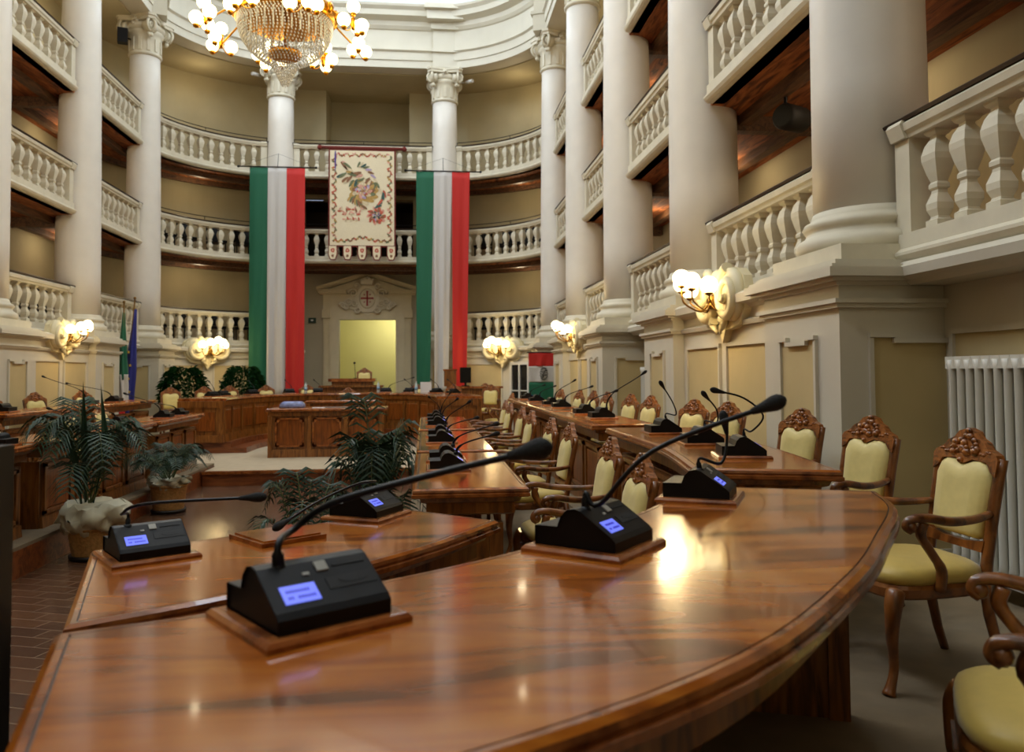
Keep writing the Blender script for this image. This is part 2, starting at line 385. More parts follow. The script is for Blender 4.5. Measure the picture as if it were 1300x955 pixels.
def cornice(path, o, name='trim_1'):
    mb = MB()
    mb.sweep([(o, 1.80), (o-.035, 1.80), (o-.05, 1.84), (o, 1.86)], path)
    mb.sweep([(o+.1, 1.95), (o-.02, 1.95), (o-.05, 1.975), (o-.13, 1.99), (o-.14, 2.06), (o-.10, 2.085), (o-.06, 2.10), (o+.1, 2.10)], path)
    return struct(name, mb, FRAME)
bayR = [[(W_, CY_[i]), (W_, CY_[i+1])] for i in range(3)]+[[(W_, CY_[3]), (W_, YC)]]
bayR = [[(W_, Y0-SP), (W_, Y0)]]+bayR
bayL = [[(-x, y) for x, y in b][::-1] for b in [[(W_, CYL[i]), (W_, CYL[i+1])] for i in range(3)]+[[(W_, CYL[3]), (W_, YC)]]]
wallno = [0]
def walled_bay(path, name, side, n=2):
    q = trim(path, .55, .55)
    w = dado(q, -.46, name); panels(q, -.46, n, w, gap=.22, a=.10, b=.10)
    cornice(q, -.46, 'trim_%d' % (wallno[0]+1)); wallno[0] += 1
def open_bay(path, name):
    q = trim(path, .50, .50)
    w = dado(q, .16, name); panels(q, .16, 2, w)
    wallno[0] += 1; mb = MB()
    mb.sweep([(.2, 1.95), (-.10, 1.95), (-.14, 1.98), (-.2, 2.0), (-.21, 2.06), (-.16, 2.10), (.2, 2.10)], q); struct('trim_%d' % wallno[0], mb, FRAME)
open_bay(bayR[0], 'wall_right_bay_1'); walled_bay(bayR[1], 'wall_right_bay_2', 'r')
open_bay(bayR[2], 'wall_right_bay_3'); walled_bay(bayR[3], 'wall_right_bay_4', 'r'); open_bay(bayR[4], 'wall_right_bay_5')
walled_bay(bayL[1], 'wall_left_bay_3', 'l'); walled_bay(bayL[2], 'wall_left_bay_2', 'l'); open_bay(bayL[3], 'wall_left_bay_1')
open_bay(bayL[0], 'wall_left_bay_4')
for p_, nm in ((ARC_R, 'wall_back_right'), (ARC_L, 'wall_back_left')):
    q = trim(p_, .45, .45); w = dado(q, -.22, nm)
    panels(q, -.22, 2, w, gap=.34, a=.0, b=.0); cornice(q, -.22, 'trim_%d' % (wallno[0]+1)); wallno[0] += 1
# ------------------------------------------------------------------ galleries: floors with wooden soffits and beams
LV = [2.08, 4.44, 6.80]
for k, z in enumerate(LV):
    z1 = z+.16; p_ = offset(FULL, -.04) if k else offset(FULL, .02)
    nm = ['lower', 'middle', 'top'][k]
    r_ = root('gallery_floor', (0, YB, z), '%s gallery floor with brown plank underside and beams running round the hall' % nm, 'gallery floor')
    if k == 0:
        a, b = FULL[:iR+1], FULL[-(iR+1):]
        mb = MB(); mb.sweep([(.02, z), (OUT, z), (OUT, z1), (.02, z1)], a); mb.sweep([(.02, z), (OUT, z), (OUT, z1), (.02, z1)], b)
    else:
        mb = MB(); mb.sweep([(-.04, z), (OUT, z), (OUT, z1), (-.04, z1)], FULL)
    mb.build('plank_soffit', SOFFIT, r_)
    if k:
        for o_ in (.42, 1.2):
            mb = MB(); mb.sweep([(o_, z-.12), (o_+.14, z-.12), (o_+.14, z), (o_, z)], FULL); mb.build('beam', BEAM, r_)
        for sgn in (-1, 1):
            for i in range(7):
                y = CY_[0]+SP*(i-1)/1.0+.0
                if y > 19: continue
                mb = MB(); mb.box((sgn*(W_+.85), y, z-.09), (1.6, .16, .18)); mb.build('cross_beam', BEAM, r_)
# ------------------------------------------------------------------ balustrades
def baluster_mesh():
    pr_ = [(.062, 0), (.062, .05), (.044, .06), (.040, .075), (.058, .12), (.060, .16), (.036, .225), (.034, .245), (.046, .26), (.046, .285), (.036, .30),
           (.055, .36), (.074, .44), (.076, .48), (.060, .54), (.034, .585), (.034, .60), (.050, .61), (.060, .625), (.062, .64)]
    mb = MB(); mb.lathe([(r*1.36, z) for r, z in pr_], (0, 0, 0), 4, 0, False, PI/4)
    return mb
BAL = None
def balustrade(path, z, label, hand=False, group=None, ends=(.46, .46)):
    global BAL
    q = trim(path, *ends); mid, _ = along(q, plen(q)/2)
    r_ = root('balustrade', (mid[0], mid[1], z), label, 'balustrade', group)
    mb = MB()
    mb.sweep([(.10, 0+z), (-.10, z), (-.13, z+.02), (-.15, z+.05), (-.15, z+.07), (-.11, z+.10), (-.11, z+.20), (.10, z+.20)], q); mb.build('plinth_moulding', STONE, r_)
    mb = MB(); mb.sweep([(.09, z+.84), (-.09, z+.84), (-.10, z+.87), (-.12, z+.885), (-.13, z+.93), (-.10, z+.955), (.10, z+.955)], q); mb.build('rail', STONE, r_)
    mb = MB(); mb.sweep([(.06, z+.955), (-.12, z+.955), (-.13, z+.975), (-.11, z+.99), (.06, z+.99)], trim(path, ends[0]-.07, ends[1]-.07)); mb.build('rail_cover', DARKRAIL, r_)
    for e in (0, 1):
        pq = trim(q, 0, plen(q)-.16) if e == 0 else trim(q, plen(q)-.16, 0)
        mb = MB(); mb.sweep([(.08, z+.20), (-.085, z+.20), (-.085, z+.84), (.08, z+.84)], pq)
        mb.sweep([(.09, z+.84), (-.115, z+.84), (-.15, z+.93), (-.13, z+.96), (.09, z+.96)], pq)
        mb.build('end_post', STONE, r_)
    L = plen(q)-.40; n = max(3, int(round(L/.29)))
    for i in range(n):
        (x, y), a = along(q, .20+L*(i+.5)/n)
        if BAL is None:
            b = baluster_mesh().build('baluster', STONE); BAL = b
        else:
            b = BAL.copy(); COL.objects.link(b)
        b.parent = r_; b.location = (x-mid[0], y-mid[1], .20); b.rotation_euler = (0, 0, a)
    if hand:
        pts = [(x, y, z+1.10) for x, y in trim(path, ends[0]-.02, ends[1]-.02)]
        mb = MB(); mb.tube(pts, .011, 6)
        for d in [0, plen(q)/2, plen(q)]:
            (x, y), a = along(q, d); mb.tube([(x, y, z+.98), (x, y, z+1.10)], .009, 6)
        mb.build('iron_handrail', IRON, r_)
ordn = ['nearest', 'second', 'third', 'fourth', 'farthest']
for k, z in enumerate([2.10, 4.44, 6.80]):
    nm = ['lowest', 'middle', 'top'][k]
    for i, b in enumerate(bayR):
        balustrade(b, z, '%s gallery stone balustrade in the %s bay of the right colonnade' % (nm, ordn[i]), group='gallery balustrades')
    for i, b in enumerate(bayL):
        if i == 0: continue
        balustrade(b, z, '%s gallery stone balustrade in the %s bay of the left colonnade' % (nm, ['', 'nearest visible', 'middle', 'farthest'][i]), group='gallery balustrades')
    for b, sd in ((ARC_L, 'left'), (ARC_R, 'right')):
        balustrade(b, z, 'curved stone balustrade of the %s gallery at the back %s corner' % (nm, sd), hand=k > 0, group='gallery balustrades', ends=(.38, .36))
    if k:
        balustrade([(XB, YB), (-XB, YB)], z, 'straight stone balustrade of the %s gallery behind the hanging tapestry' % nm, hand=True, group='gallery balustrades', ends=(.36, .36))
# ------------------------------------------------------------------ columns
def column(x, y, label, cap, ry=0, ped=True, capang=0, wid=1.17, R=.405, Rt=.335, pedpan=True):
    r_ = root('column', (x, y, FL), label, 'column', 'hall columns')
    if ped:
        s = 1 if x > 0 else -1; hx = wid/2
        mb = MB(); mb.bbox(x-hx, x+hx, y-hx, y+hx, FL, 1.95)
        for (z0, z1, e) in ((FL, FL+.30, .03), (1.80, 1.83, .03), (1.83, 1.86, .05), (1.95, 1.975, .03), (1.975, 2.0, .08), (2.0, 2.06, .12), (2.06, 2.085, .09), (2.085, 2.12, .04)):
            mb.bbox(x-hx-e, x+hx+e, y-hx-e, y+hx+e, z0, z1)
        pd_ = mb.build('pedestal', FRAME, r_)
        if pedpan:
            f = MB(); g = MB()
            # hall side and near side panels
            for side in ('hall', 'near'):
                w0 = .26 if side == 'hall' else .36
                def T(a, zz, c, side=side):
                    return (x-s*(hx+c), y+a, zz) if side == 'hall' else (x+a, y-hx-c, zz)
                f.slab([(-w0, .2), (w0, .2), (w0, 1.60), (-w0, 1.60)], T, .006)
                t = .03
                for a0, a1, b0, b1 in ((-w0-t, -w0, .2-t, 1.60), (w0, w0+t, .2-t, 1.60), (-w0, w0, .2-t, .2)):
                    g.slab([(a0, b0), (a1, b0), (a1, b1), (a0, b1)], T, .025)
                g.slab([(-w0-t, 1.602), (-w0*.55, 1.602), (-w0*.55, 1.632), (-w0-t, 1.632)], T, .035); g.slab([(w0*.55, 1.602), (w0+t, 1.602), (w0+t, 1.632), (w0*.55, 1.632)], T, .035); g.slab([(-w0*.62, 1.565), (w0*.62, 1.565), (w0*.62, 1.598), (-w0*.62, 1.598)], T, .036)
            f.build('pedestal_panel', PANEL, pd_); g.build('panel_moulding', FRAME, pd_)
    mb = MB(); mb.bbox(x-.53, x+.53, y-.53, y+.53, 2.10, 2.24); mb.build('plinth', STONE, r_)
    mb = MB(); mb.lathe([(.515, 0), (.53, .03), (.535, .06), (.52, .10), (.475, .125), (.46, .15), (.455, .165), (.47, .18), (.485, .205), (.47, .235), (.435, .25), (.425, .27), (R+.005, .31)], (x, y, 2.24), 40)
    mb.build('base_torus', STONE, r_)
    zt = 9.05 if cap else 9.95
    n = 8; prof = [(R+(Rt-R)*(t/n)**1.6, 2.54+(zt-2.54)*t/n) for t in range(n+1)]
    mb = MB(); mb.lathe(prof, (x, y, 0), 48); mb.build('shaft', COLUMN, r_)
    if cap:
        c = MB(); c.lathe([(Rt, 9.0), (Rt+.045, 9.03), (Rt+.05, 9.06), (Rt+.01, 9.085), (Rt+.015, 9.12), (Rt+.02, 9.45), (Rt+.05, 9.52), (Rt+.09, 9.58), (Rt+.06, 9.62)], (x, y, 0), 32)
        for k in range(12):
            a = 2*PI*k/12; c.box((x+(Rt+.02)*math.cos(a), y+(Rt+.02)*math.sin(a), 9.27), (.035, .07, .30), a)
        cp = c.build('capital', STONE, r_)
        v = MB()
        ab = []
        for k in range(4):               # concave abacus
            a = capang+PI/4+k*PI/2; rr = Rt+.28
            ab.append((x+rr*math.cos(a-.12), y+rr*math.sin(a-.12))); ab.append((x+rr*math.cos(a+.12), y+rr*math.sin(a+.12)))
            am = a+PI/4; ab.append((x+(Rt+.06)*math.cos(am), y+(Rt+.06)*math.sin(am)))
        v.prism(ab, 9.80, 9.87); v.prism([(x+(p[0]-x)*1.05, y+(p[1]-y)*1.05) for p in ab], 9.87, 9.93)
        v.lathe([(Rt+.03, 9.6), (Rt+.1, 9.66), (Rt+.1, 9.74), (Rt+.03, 9.80)], (x, y, 0), 24)
        v.build('abacus', STONE, r_)
        for k in range(4):
            a = capang+k*PI/2; d = Vector((math.cos(a), math.sin(a), 0)); s_ = Vector((-d.y, d.x, 0))
            for sd in (-1, 1):
                vv = MB(); pts = []; ctr = Vector((x, y, 9.66))+d*(Rt+.02)+s_*sd*.34
                for q in range(30):
                    t = q/29; ang = PI*.5+t*2*PI*2.1; rr = .150*(1-t)+.015
                    pts.append(ctr+s_*(-sd)*math.cos(ang)*rr+Vector((0, 0, 1))*math.sin(ang)*rr+d*.035*t)
                vv.tube(pts, [.036*(1-.45*q/29) for q in range(30)], 6)
                vv.tube([ctr-d*.14, ctr+d*.0], [.13, .12], 16)
                vv.ball(tuple(ctr+s_*sd*(-.02)+Vector((0, 0, -.20))), .055, 8)
                vv.build('volute', STONE, r_)
        for k in range(4):
            a = capang+k*PI/2; g = MB(); cx_, cy_ = x+(Rt+.10)*math.cos(a), y+(Rt+.10)*math.sin(a)
            for q in range(6): g.ball((cx_+.05*math.cos(q), cy_+.05*math.sin(q), 9.77+.045*math.sin(q*1.7)), .04, 6)
            g.ball((cx_, cy_, 9.83), .06, 8); g.build('carved_rosette', STONE, r_)
    return r_
on = ['nearest', 'second', 'third', 'fourth']
for i, y in enumerate(CY_):
    column(W_, y, '%s white round column of the right colonnade, on a panelled pedestal' % on[i].capitalize(), i >= 2)
for i, y in enumerate(CYL):
    if i < 2: continue
    column(-W_, y, ('broad white round column cut by the left frame edge' if i == 2 else 'large white round column behind the left wall sconce'), i >= 3)
column(W_-.005, YC, 'white column with scrolled capital at the right rear corner, beside the red-white-green flag', True, capang=.25)
column(-W_+.005, YC, 'white column with scrolled capital at the left rear corner, behind the blue flag', True, capang=-.25)
column(XB, YB, 'slender rear column with scrolled capital, behind the tricolour right of the tapestry', True, ped=True, wid=.95)
column(-XB, YB, 'slender rear column with scrolled capital, behind the tricolour left of the tapestry', True, ped=True, wid=.95)
# ------------------------------------------------------------------ entablature, upper storey, ceiling
EP = [(o_, z_) for o_, z_ in [(.55, 9.93), (-.30, 9.93), (-.30, 10.14), (-.33, 10.14), (-.33, 10.36), (-.39, 10.40), (-.39, 10.44), (-.30, 10.46), (-.30, 10.98), (-.34, 11.0), (-.40, 11.08), (-.42, 11.20), (-.62, 11.28), (-.64, 11.42), (-.72, 11.50), (-.74, 11.56), (-.30, 11.60), (.55, 11.60)]]
mb = MB(); mb.sweep(EP, trim(FULL, .05, .05)); ent = struct('trim_entablature', mb, ENTAB)
for x in (-XB, XB):
    mb = MB(); y = YB
    for (z0, z1, e) in ((9.95, 10.36, .40), (10.36, 10.44, .46), (10.44, 11.0, .38), (11.0, 11.2, .48), (11.2, 11.45, .70), (11.45, 11.58, .82)):
        mb.bbox(x-e*.55-.12, x+e*.55+.12, y-e, y+.2, z0, z1)
    mb.build('projecting_block', ENTAB, ent)
for sg, P_ in ((1, (W_, YC)), (-1, (-W_, YC))):
    mb = MB(); x, y = P_
    for (z0, z1, e) in ((9.95, 10.36, .40), (10.36, 10.44, .46), (10.44, 11.0, .38), (11.0, 11.2, .48), (11.2, 11.45, .70), (11.45, 11.58, .82)):
        mb.box((x-sg*e*.5, y-e*.2, (z0+z1)/2), (e+.2, .64+e*.3, z1-z0), -sg*.35)
    mb.build('projecting_block', ENTAB, ent)
mb = MB(); mb.sweep([(-.02, 11.58), (.2, 11.58), (.2, 15.2), (-.02, 15.2)], FULL); struct('wall_upper', mb, UPPER)
mb = MB(); mb.sweep([(.2, 9.9), (2.0, 9.9), (2.0, 10.0), (.2, 10.0)], FULL); struct('ceiling_gallery', mb, GWALL)
mb = MB(); mb.bbox(-7.2, 7.2, -3.5, 26, 15.2, 15.3); struct('ceiling', mb, CEIL)
mb = MB(); mb.sweep([(-.02, 11.6), (-.14, 11.6), (-.14, 11.78), (-.02, 11.78)], FULL); struct('trim_%d' % (wallno[0]+1), mb, ENTAB)
wn = 0
WIN = mat('bright_window_pane', rgb(220, 235, 250), .2, emit=(.75, .87, 1, 1), es=1.3)
def upper_window(x, y, face):
    global wn
    wn += 1; r_ = root('window_%d' % wn, (x, y, 12.3), kind='structure')
    wdt, h = 1.7, 2.4; f = MB(); g = MB()
    def T(a, zz, c): return (x-face[0]*c+a*face[1], y-face[1]*c+a*abs(face[0]), zz)
    for a0, a1, b0, b1 in ((-wdt/2-.12, -wdt/2, 12.2, 14.8), (wdt/2, wdt/2+.12, 12.2, 14.8), (-wdt/2, wdt/2, 12.2, 12.32), (-wdt/2, wdt/2, 14.68, 14.8), (-.03, .03, 12.3, 14.7), (-wdt/2, wdt/2, 13.5, 13.55)):
        f.slab([(a0, b0), (a1, b0), (a1, b1), (a0, b1)], T, .09)
    f.build('window_frame', WHITEF, r_)
    g.slab([(-wdt/2, 12.3), (wdt/2, 12.3), (wdt/2, 14.7), (-wdt/2, 14.7)], T, .03); g.build('pane', WIN, r_)
for i in range(5):
    y = 1.5+i*4.4
    upper_window(-W_+.02, y, (-1, 0)); upper_window(W_-.02, y, (1, 0))
upper_window(0, YB-.02, (0, 1))

# gallery seats behind the lowest balustrades
def make_seat():
    t = lproto('gallery_seat'); mb = MB(); mb.box((0, 0, .43), (.44, .42, .07)); mb.build('seat', BLACK, t)
    mb = MB(); mb.rings([[(-.21+.42*i/8, .20+.05*math.cos((i/8-.5)*PI)-d, z) for i in range(9)]+[(.21-.42*i/8, .24+.05*math.cos((i/8-.5)*PI)-d, z) for i in range(9)] for z, d in ((.50, 0), (.7, .0), (.92, -.03))]); mb.build('backrest', BLACK, t)
    for sx in (-1, 1):
        for sy in (-1, 1): MB().box((sx*.19, sy*.17, .2), (.03, .03, .40)).build('leg', IRON, t)
    return t
seat0 = make_seat(); ns_ = 0
for P_, lab, gz in ((ARC_R, 'right', 2.24), (ARC_L, 'left', 2.24), (ARC_R, 'right', 4.60), (ARC_L, 'left', 4.60)):
    n = 5
    for i in range(n):
        (x, y), a = along(P_, .85+i*(plen(P_)-1.7)/(n-1)); nn = Vector((math.sin(a), -math.cos(a), 0))
        t = seat0 if ns_ == 0 else copy_tree(seat0); ns_ += 1
        t.location = (x+nn.x*.78, y+nn.y*.78, gz); t.rotation_euler = (0, 0, a+PI/2+PI/2)
        tag(t, 'dark chair behind the balusters of the %s %s rear gallery, %s from the side column' % ('lowest' if gz < 3 else 'middle', lab, ['first', 'second', 'third', 'fourth', 'fifth'][i if lab == 'right' else 4-i]), 'chair', 'dark gallery chairs %s %s' % ('lowest' if gz < 3 else 'middle', lab))
for i in range(7):
    for b_, z_ in ((bayL[2], 2.24), (bayL[3], 2.24)):
        (x, y), a = along(b_, .72+i*.36)
        t = copy_tree(seat0); t.location = (x-.82, y, z_); t.rotation_euler = (0, 0, a+PI)
        tag(t, 'dark chair behind the lowest left balustrade, %s in the bay %s the large sconce column' % (['seventh', 'sixth', 'fifth', 'fourth', 'third', 'second', 'first'][i], 'before' if b_ is bayL[2] else 'beyond'), 'chair', 'dark gallery chairs left colonnade')
# ------------------------------------------------------------------ desks
def inset(poly, d):
    n = len(poly); out = []
    A = sum(poly[i][0]*poly[(i+1) % n][1]-poly[(i+1) % n][0]*poly[i][1] for i in range(n)); sg = 1 if A > 0 else -1
    for i in range(n):
        p0, p, p1 = poly[i-1], poly[i], poly[(i+1) % n]
        a = Vector((p[0]-p0[0], p[1]-p0[1])).normalized(); b = Vector((p1[0]-p[0], p1[1]-p[1])).normalized()
        na, nb = Vector((-a.y, a.x))*sg, Vector((-b.y, b.x))*sg
        m = (na+nb); m = m.normalized() if m.length > 1e-6 else na
        k = d/max(.35, m.dot(na)); out.append((p[0]+m.x*k, p[1]+m.y*k))
    return out
def desktop(poly, z, r_, wood_m=None, line=.030, name='desktop'):
    R3 = lambda d, zz: [(x, y, zz) for x, y in inset(poly, d)]
    mb = MB()
    seq = [(.035, z-.052, 1), (.012, z-.05, 1), (.0, z-.044, 1), (.0, z-.030, 1), (.008, z-.026, 1), (.004, z-.018, 1), (.006, z-.008, 1), (.018, z, 0), (line, z, 1), (line, z-.003, 2), (line+.004, z-.003, 2), (line+.004, z, 0)]
    mb.rings([R3(d, zz) for d, zz, _ in seq], mis=[seq[i+1][2] for i in range(len(seq)-1)])
    return mb.build(name, [wood_m or TOPW, EDGEW, INLAY], r_)
def cat2(p, n=5): return [(v.x, v.y) for v in smooth([(a, b, 0) for a, b in p], n)]
def desk(label, inner, outer, z0, z1, wm=None, npan=3, group='curved council desks', name='council_desk', curved=False, front=True):
    """inner = hall-side edge, outer = user-side edge, both listed from the near end to the far end"""
    if curved: inner, outer = cat2(inner), cat2(outer)
    poly = list(inner)+list(outer)[::-1]
    cx = sum(p[0] for p in poly)/len(poly); cy = sum(p[1] for p in poly)/len(poly)
    r_ = root(name, (cx, cy, z0), label, 'desk', group)
    desktop(poly, z1, r_, wm)
    pi_ = inset(poly, .075); mb = MB()
    seq = [(.10, z1-.15), (.075, z1-.14), (.075, z1-.085), (.05, z1-.075), (.04, z1-.052)]
    mb.rings([[(x, y, zz) for x, y in inset(poly, d)] for d, zz in seq]); mb.build('frieze', BODYW, r_)
    ins = inset(poly, .11); ni = len(inner)
    ii, oo = ins[:ni], ins[ni:][::-1]
    sgn = 1
    # orientation: which offset sign points to the user side
    d = Vector((ii[1][0]-ii[0][0], ii[1][1]-ii[0][1])); nrm = Vector((d.y, -d.x)); u = Vector((oo[0][0]-ii[0][0], oo[0][1]-ii[0][1])); sgn = 1 if nrm.dot(u) > 0 else -1
    mb = MB(); mb.sweep([(0, z0), (.03*sgn, z0), (.03*sgn, z1-.19), (0, z1-.19)], ii)
    mb.sweep([(-.03*sgn, z0), (.0, z0), (.0, z0+.09), (-.02*sgn, z0+.10)], ii)
    fp = mb.build('front_panel', BODYW, r_)
    if front:
        L = plen(ii)
        for k in range(npan):
            a, b = L*k/npan+.05, L*(k+1)/npan-.05
            sg_ = trim(ii, a, L-b); mb = MB(); mb.sweep([(0, z0+.16), (-.012*sgn, z0+.17), (-.012*sgn, z1-.27), (0, z1-.26)], trim(ii, a+.07, L-b+.07)); mb.build('raised_panel', PANELW, fp)
            mb = MB(); mb.sweep([(0, z0+.11), (-.022*sgn, z0+.12), (-.022*sgn, z0+.15), (0, z0+.16)], sg_); mb.sweep([(0, z1-.25), (-.022*sgn, z1-.24), (-.022*sgn, z1-.21), (0, z1-.20)], sg_)
            for s0 in (trim(ii, a, L-a-.05), trim(ii, b-.05, L-b)):
                mb.sweep([(0, z0+.11), (-.022*sgn, z0+.11), (-.022*sgn, z1-.21), (0, z1-.21)], s0)
            mb.build('panel_frame', BODYW, fp)
    for e in (0, -1):
        p, q = Vector(ii[e]+(0,)), Vector(oo[e]+(0,)); dd = (q-p); L = dd.length; dd.normalize(); an = math.atan2(dd.y, dd.x)
        mb = MB(); c = p+dd*L*.42; mb.box((c.x, c.y, (z0+z1-.19)/2), (L*.84, .035, z1-.19-z0), an)
        c = p+dd*(L-.06); mb.box((c.x, c.y, (z0+z1-.19)/2), (.07, .07, z1-.19-z0), an, 0)
        mb.build('side_panel', BODYW, r_)
    return r_
# outer row, right-hand side
T1i = [(1.06, 1.47)]+cat2([(1.06, 1.47), (1.38, 1.61), (1.81, 1.91), (2.16, 2.25), (2.46, 2.63), (2.67, 3.05)])[1:]
T1o = [(1.28, .76)]+cat2([(1.28, .76), (1.72, .90), (2.21, 1.20), (2.64, 1.65), (2.95, 2.06), (3.22, 2.45), (3.36, 2.80)])[1:]
desk('largest curved walnut desk, lit units and long microphones on it, filling the lower picture', T1i, T1o, .15, .94, npan=4)
desk('curved walnut desk just beyond the biggest one, three microphone units on it',
     cat2([(2.92, 3.57), (3.06, 4.4), (3.11, 5.02), (3.13, 6.3)]), cat2([(3.54, 3.37), (3.70, 4.3), (3.80, 5.3), (3.84, 6.22)]), .15, .94)
TS = TOPW2
def sdesk(label, x0, x1, y0, y1, z0, z1, **k):      # straight desk running away from the camera; x0 hall side
    return desk(label, [(x0, y0), (x0, y1)], [(x1, y0), (x1, y1)], z0, z1, TS, **k)
sdesk('outer desk just beyond the curved one on the radiator side, two units with tall microphones', 3.10, 3.68, 6.68, 8.98, .15, .94)
sdesk('fourth outer desk on the radiator side, before the last one', 3.12, 3.68, 9.13, 11.15, .15, .94)
sdesk('last outer desk near the horizontal striped flag', 3.12, 3.68, 11.3, 13.85, .15, .94)
# inner row
Tai = [(.57, 2.87), (.88, 2.99), (1.02, 3.1), (1.30, 3.29), (1.65, 3.53)]
Tao = cat2([(.85, 2.0), (1.2, 2.24), (1.54, 2.57), (1.78, 2.87), (2.0, 3.22)], 4)
desk('wedge-shaped walnut desk left of centre with an empty wooden pad and two units', Tai, Tao, 0, .79)
sdesk('inner desk nearest the dark palms, glossy top reflecting lamps, pair of units', 1.63, 2.24, 4.12, 6.0, 0, .79)
sdesk('second inner desk in the file beside the dark palms', 1.63, 2.24, 6.18, 8.25, 0, .79)
sdesk('last inner desk in the file beside the dark palms, nearest the podium', 1.63, 2.24, 8.55, 10.95, 0, .79)
# left side, mirrored
sdesk('panelled desk cut by the left frame edge behind the tulle-wrapped basket', -1.66, -2.27, 5.9, 7.45, 0, .79, npan=2)
sdesk('panelled desk behind the tall palm in the tulle-wrapped basket', -1.66, -2.27, 7.6, 10.55, 0, .79, npan=4)
sdesk('panelled desk end nearest the podium behind the bushy basket plant', -1.66, -2.27, 10.7, 12.75, 0, .79, npan=3)
sdesk('outer desk at the left frame edge behind the palm', -3.12, -3.68, 7.0, 9.7, .15, .94)
sdesk('outer desk in front of the furled flags', -3.12, -3.68, 9.85, 12.3, .15, .94)
sdesk('outer desk nearest the blue flag', -3.12, -3.68, 12.45, 15.1, .15, .94)
# podium desk
r_ = root('podium_desk', (0, 14.5, -.05), 'central panelled wooden desk on the podium with papers and a bag on top', 'desk')
desktop([(-1.02, 14.12), (1.03, 14.12), (1.03, 14.95), (-1.02, 14.95)], .79, r_)
mb = MB(); mb.bbox(-.94, .95, 14.2, 14.88, -.05, .735); mb.bbox(-.97, .98, 14.165, 14.90, -.05, .09); mb.bbox(-.96, .97, 14.17, 14.9, .66, .735); mb.build('body', BODYW, r_)
for k in range(3):
    x0 = -.94+k*.63
    mb = MB(); mb.bbox(x0+.10, x0+.53, 14.185, 14.21, .16, .60); p_ = mb.build('door_panel', PANELW, r_)
    mb = MB(); t = .03
    mb.bbox(x0+.07, x0+.10, 14.165, 14.2, .13, .63); mb.bbox(x0+.53, x0+.56, 14.165, 14.2, .13, .63); mb.bbox(x0+.10, x0+.53, 14.165, 14.2, .13, .16); mb.bbox(x0+.10, x0+.53, 14.165, 14.2, .60, .63)
    for cx_, cz_ in ((x0+.11, .17), (x0+.52, .17), (x0+.11, .59), (x0+.52, .59)):
        mb.slab([(cx_+.045*math.cos(a*PI/6), cz_+.045*math.sin(a*PI/6)) for a in range(12)], lambda a, b, c: (a, 14.165+c, b), .03)
    mb.build('panel_frame', EDGEW, p_)
for x0 in (-.96, -.30, .33, .93):
    mb = MB(); mb.bbox(x0-.03, x0+.04, 14.155, 14.2, -.05, .66); mb.build('pilaster', BODYW, r_)
# dais: floor, U-shaped desk, tribune
UP = cat2([(1.97, 15.15), (1.92, 16.2), (1.62, 17.3), (.95, 18.15), (0, 18.45), (-.95, 18.15), (-1.62, 17.3), (-1.92, 16.2), (-1.97, 15.15)], 4)
UP[0] = (1.97, 15.15); UP[-1] = (-1.97, 15.15)
dr = root('dais', (0, 18.5, -.05), 'stepped wooden dais under the U-shaped desk at the back of the podium', 'platform')
mb = MB(); mb.sweep([(-.14, -.05), (1.0, -.05), (1.0, .15), (-.14, .15)], UP); mb.build('upper_step', STEPW, dr)
mb = MB(); mb.sweep([(-.42, -.05), (-.10, -.05), (-.10, .05), (-.42, .05)], UP); mb.build('lower_step', STEPW, dr)
mb = MB(); mb.bbox(-2.95, 2.95, 16.3, 20.0, .0, .149); mb.prism([(-1.0, 19.5), (1.0, 19.5), (1.0, 21.6), (-1.0, 21.6)], -.05, .16); mb.v = mb.v; 
mb2 = MB(); mb2.sweep([(1.0, -.05), (1.62, -.05), (1.62, .148), (1.0, .148)], UP[6:-6]); mb2.build('rear_floor', PCARPET, dr)
r_ = root('dais_desk', (0, 18.5, .15), 'U-shaped panelled dais desk facing the hall, units and bottles along its top', 'desk')
mb = MB()
mb.sweep([(-.01, .90), (-.05, .905), (-.06, .92), (-.05, .95), (.80, .95), (.82, .93), (.80, .90)], UP); mb.build('desktop', EDGEW, r_)
mb = MB(); mb.sweep([(.0, .15), (.04, .15), (.04, .90), (.0, .90)], UP); mb.sweep([(-.05, .15), (.0, .15), (.0, .27), (-.03, .29)], UP); mb.sweep([(0, .78), (-.03, .82), (-.04, .90), (0, .90)], UP)
fp = mb.build('front_panel', BODYW, r_)
Lu = plen(UP); n = 15
for k in range(n):
    a, b = Lu*k/n+.05, Lu*(k+1)/n-.05
    mb = MB(); mb.sweep([(0, .36), (-.015, .37), (-.015, .72), (0, .73)], trim(UP, a+.03, Lu-b+.03)); mb.build('raised_panel', PANELW, fp)
for k in range(n+1):
    d_ = min(max(Lu*k/n, .04), Lu-.04)
    mb = MB(); mb.sweep([(0, .29), (-.03, .29), (-.03, .78), (0, .78)], trim(UP, d_-.035, Lu-d_-.035)); mb.build('pilaster', BODYW, fp)
for sx in (-1, 1):
    mb = MB(); mb.bbox(*sorted((sx*1.95, sx*2.76)), 15.10, 15.16, .15, .90); mb.bbox(*sorted((sx*1.93, sx*2.80)), 15.07, 15.10, .15, .28)
    for xa in (1.95, 2.68): mb.bbox(*sorted((sx*xa, sx*(xa+.08))), 15.07, 15.10, .28, .90)
    mb.bbox(*sorted((sx*2.03, sx*2.68)), 15.075, 15.10, .78, .90); ep = mb.build('end_panel', BODYW, r_)
    mb = MB(); mb.bbox(*sorted((sx*2.10, sx*2.61)), 15.08, 15.10, .36, .70); mb.build('raised_panel', PANELW, ep)
    mb = MB(); mb.bbox(*sorted((sx*2.72, sx*2.76)), 15.15, 16.4, .15, .90); mb.build('outer_side_panel', BODYW, r_)
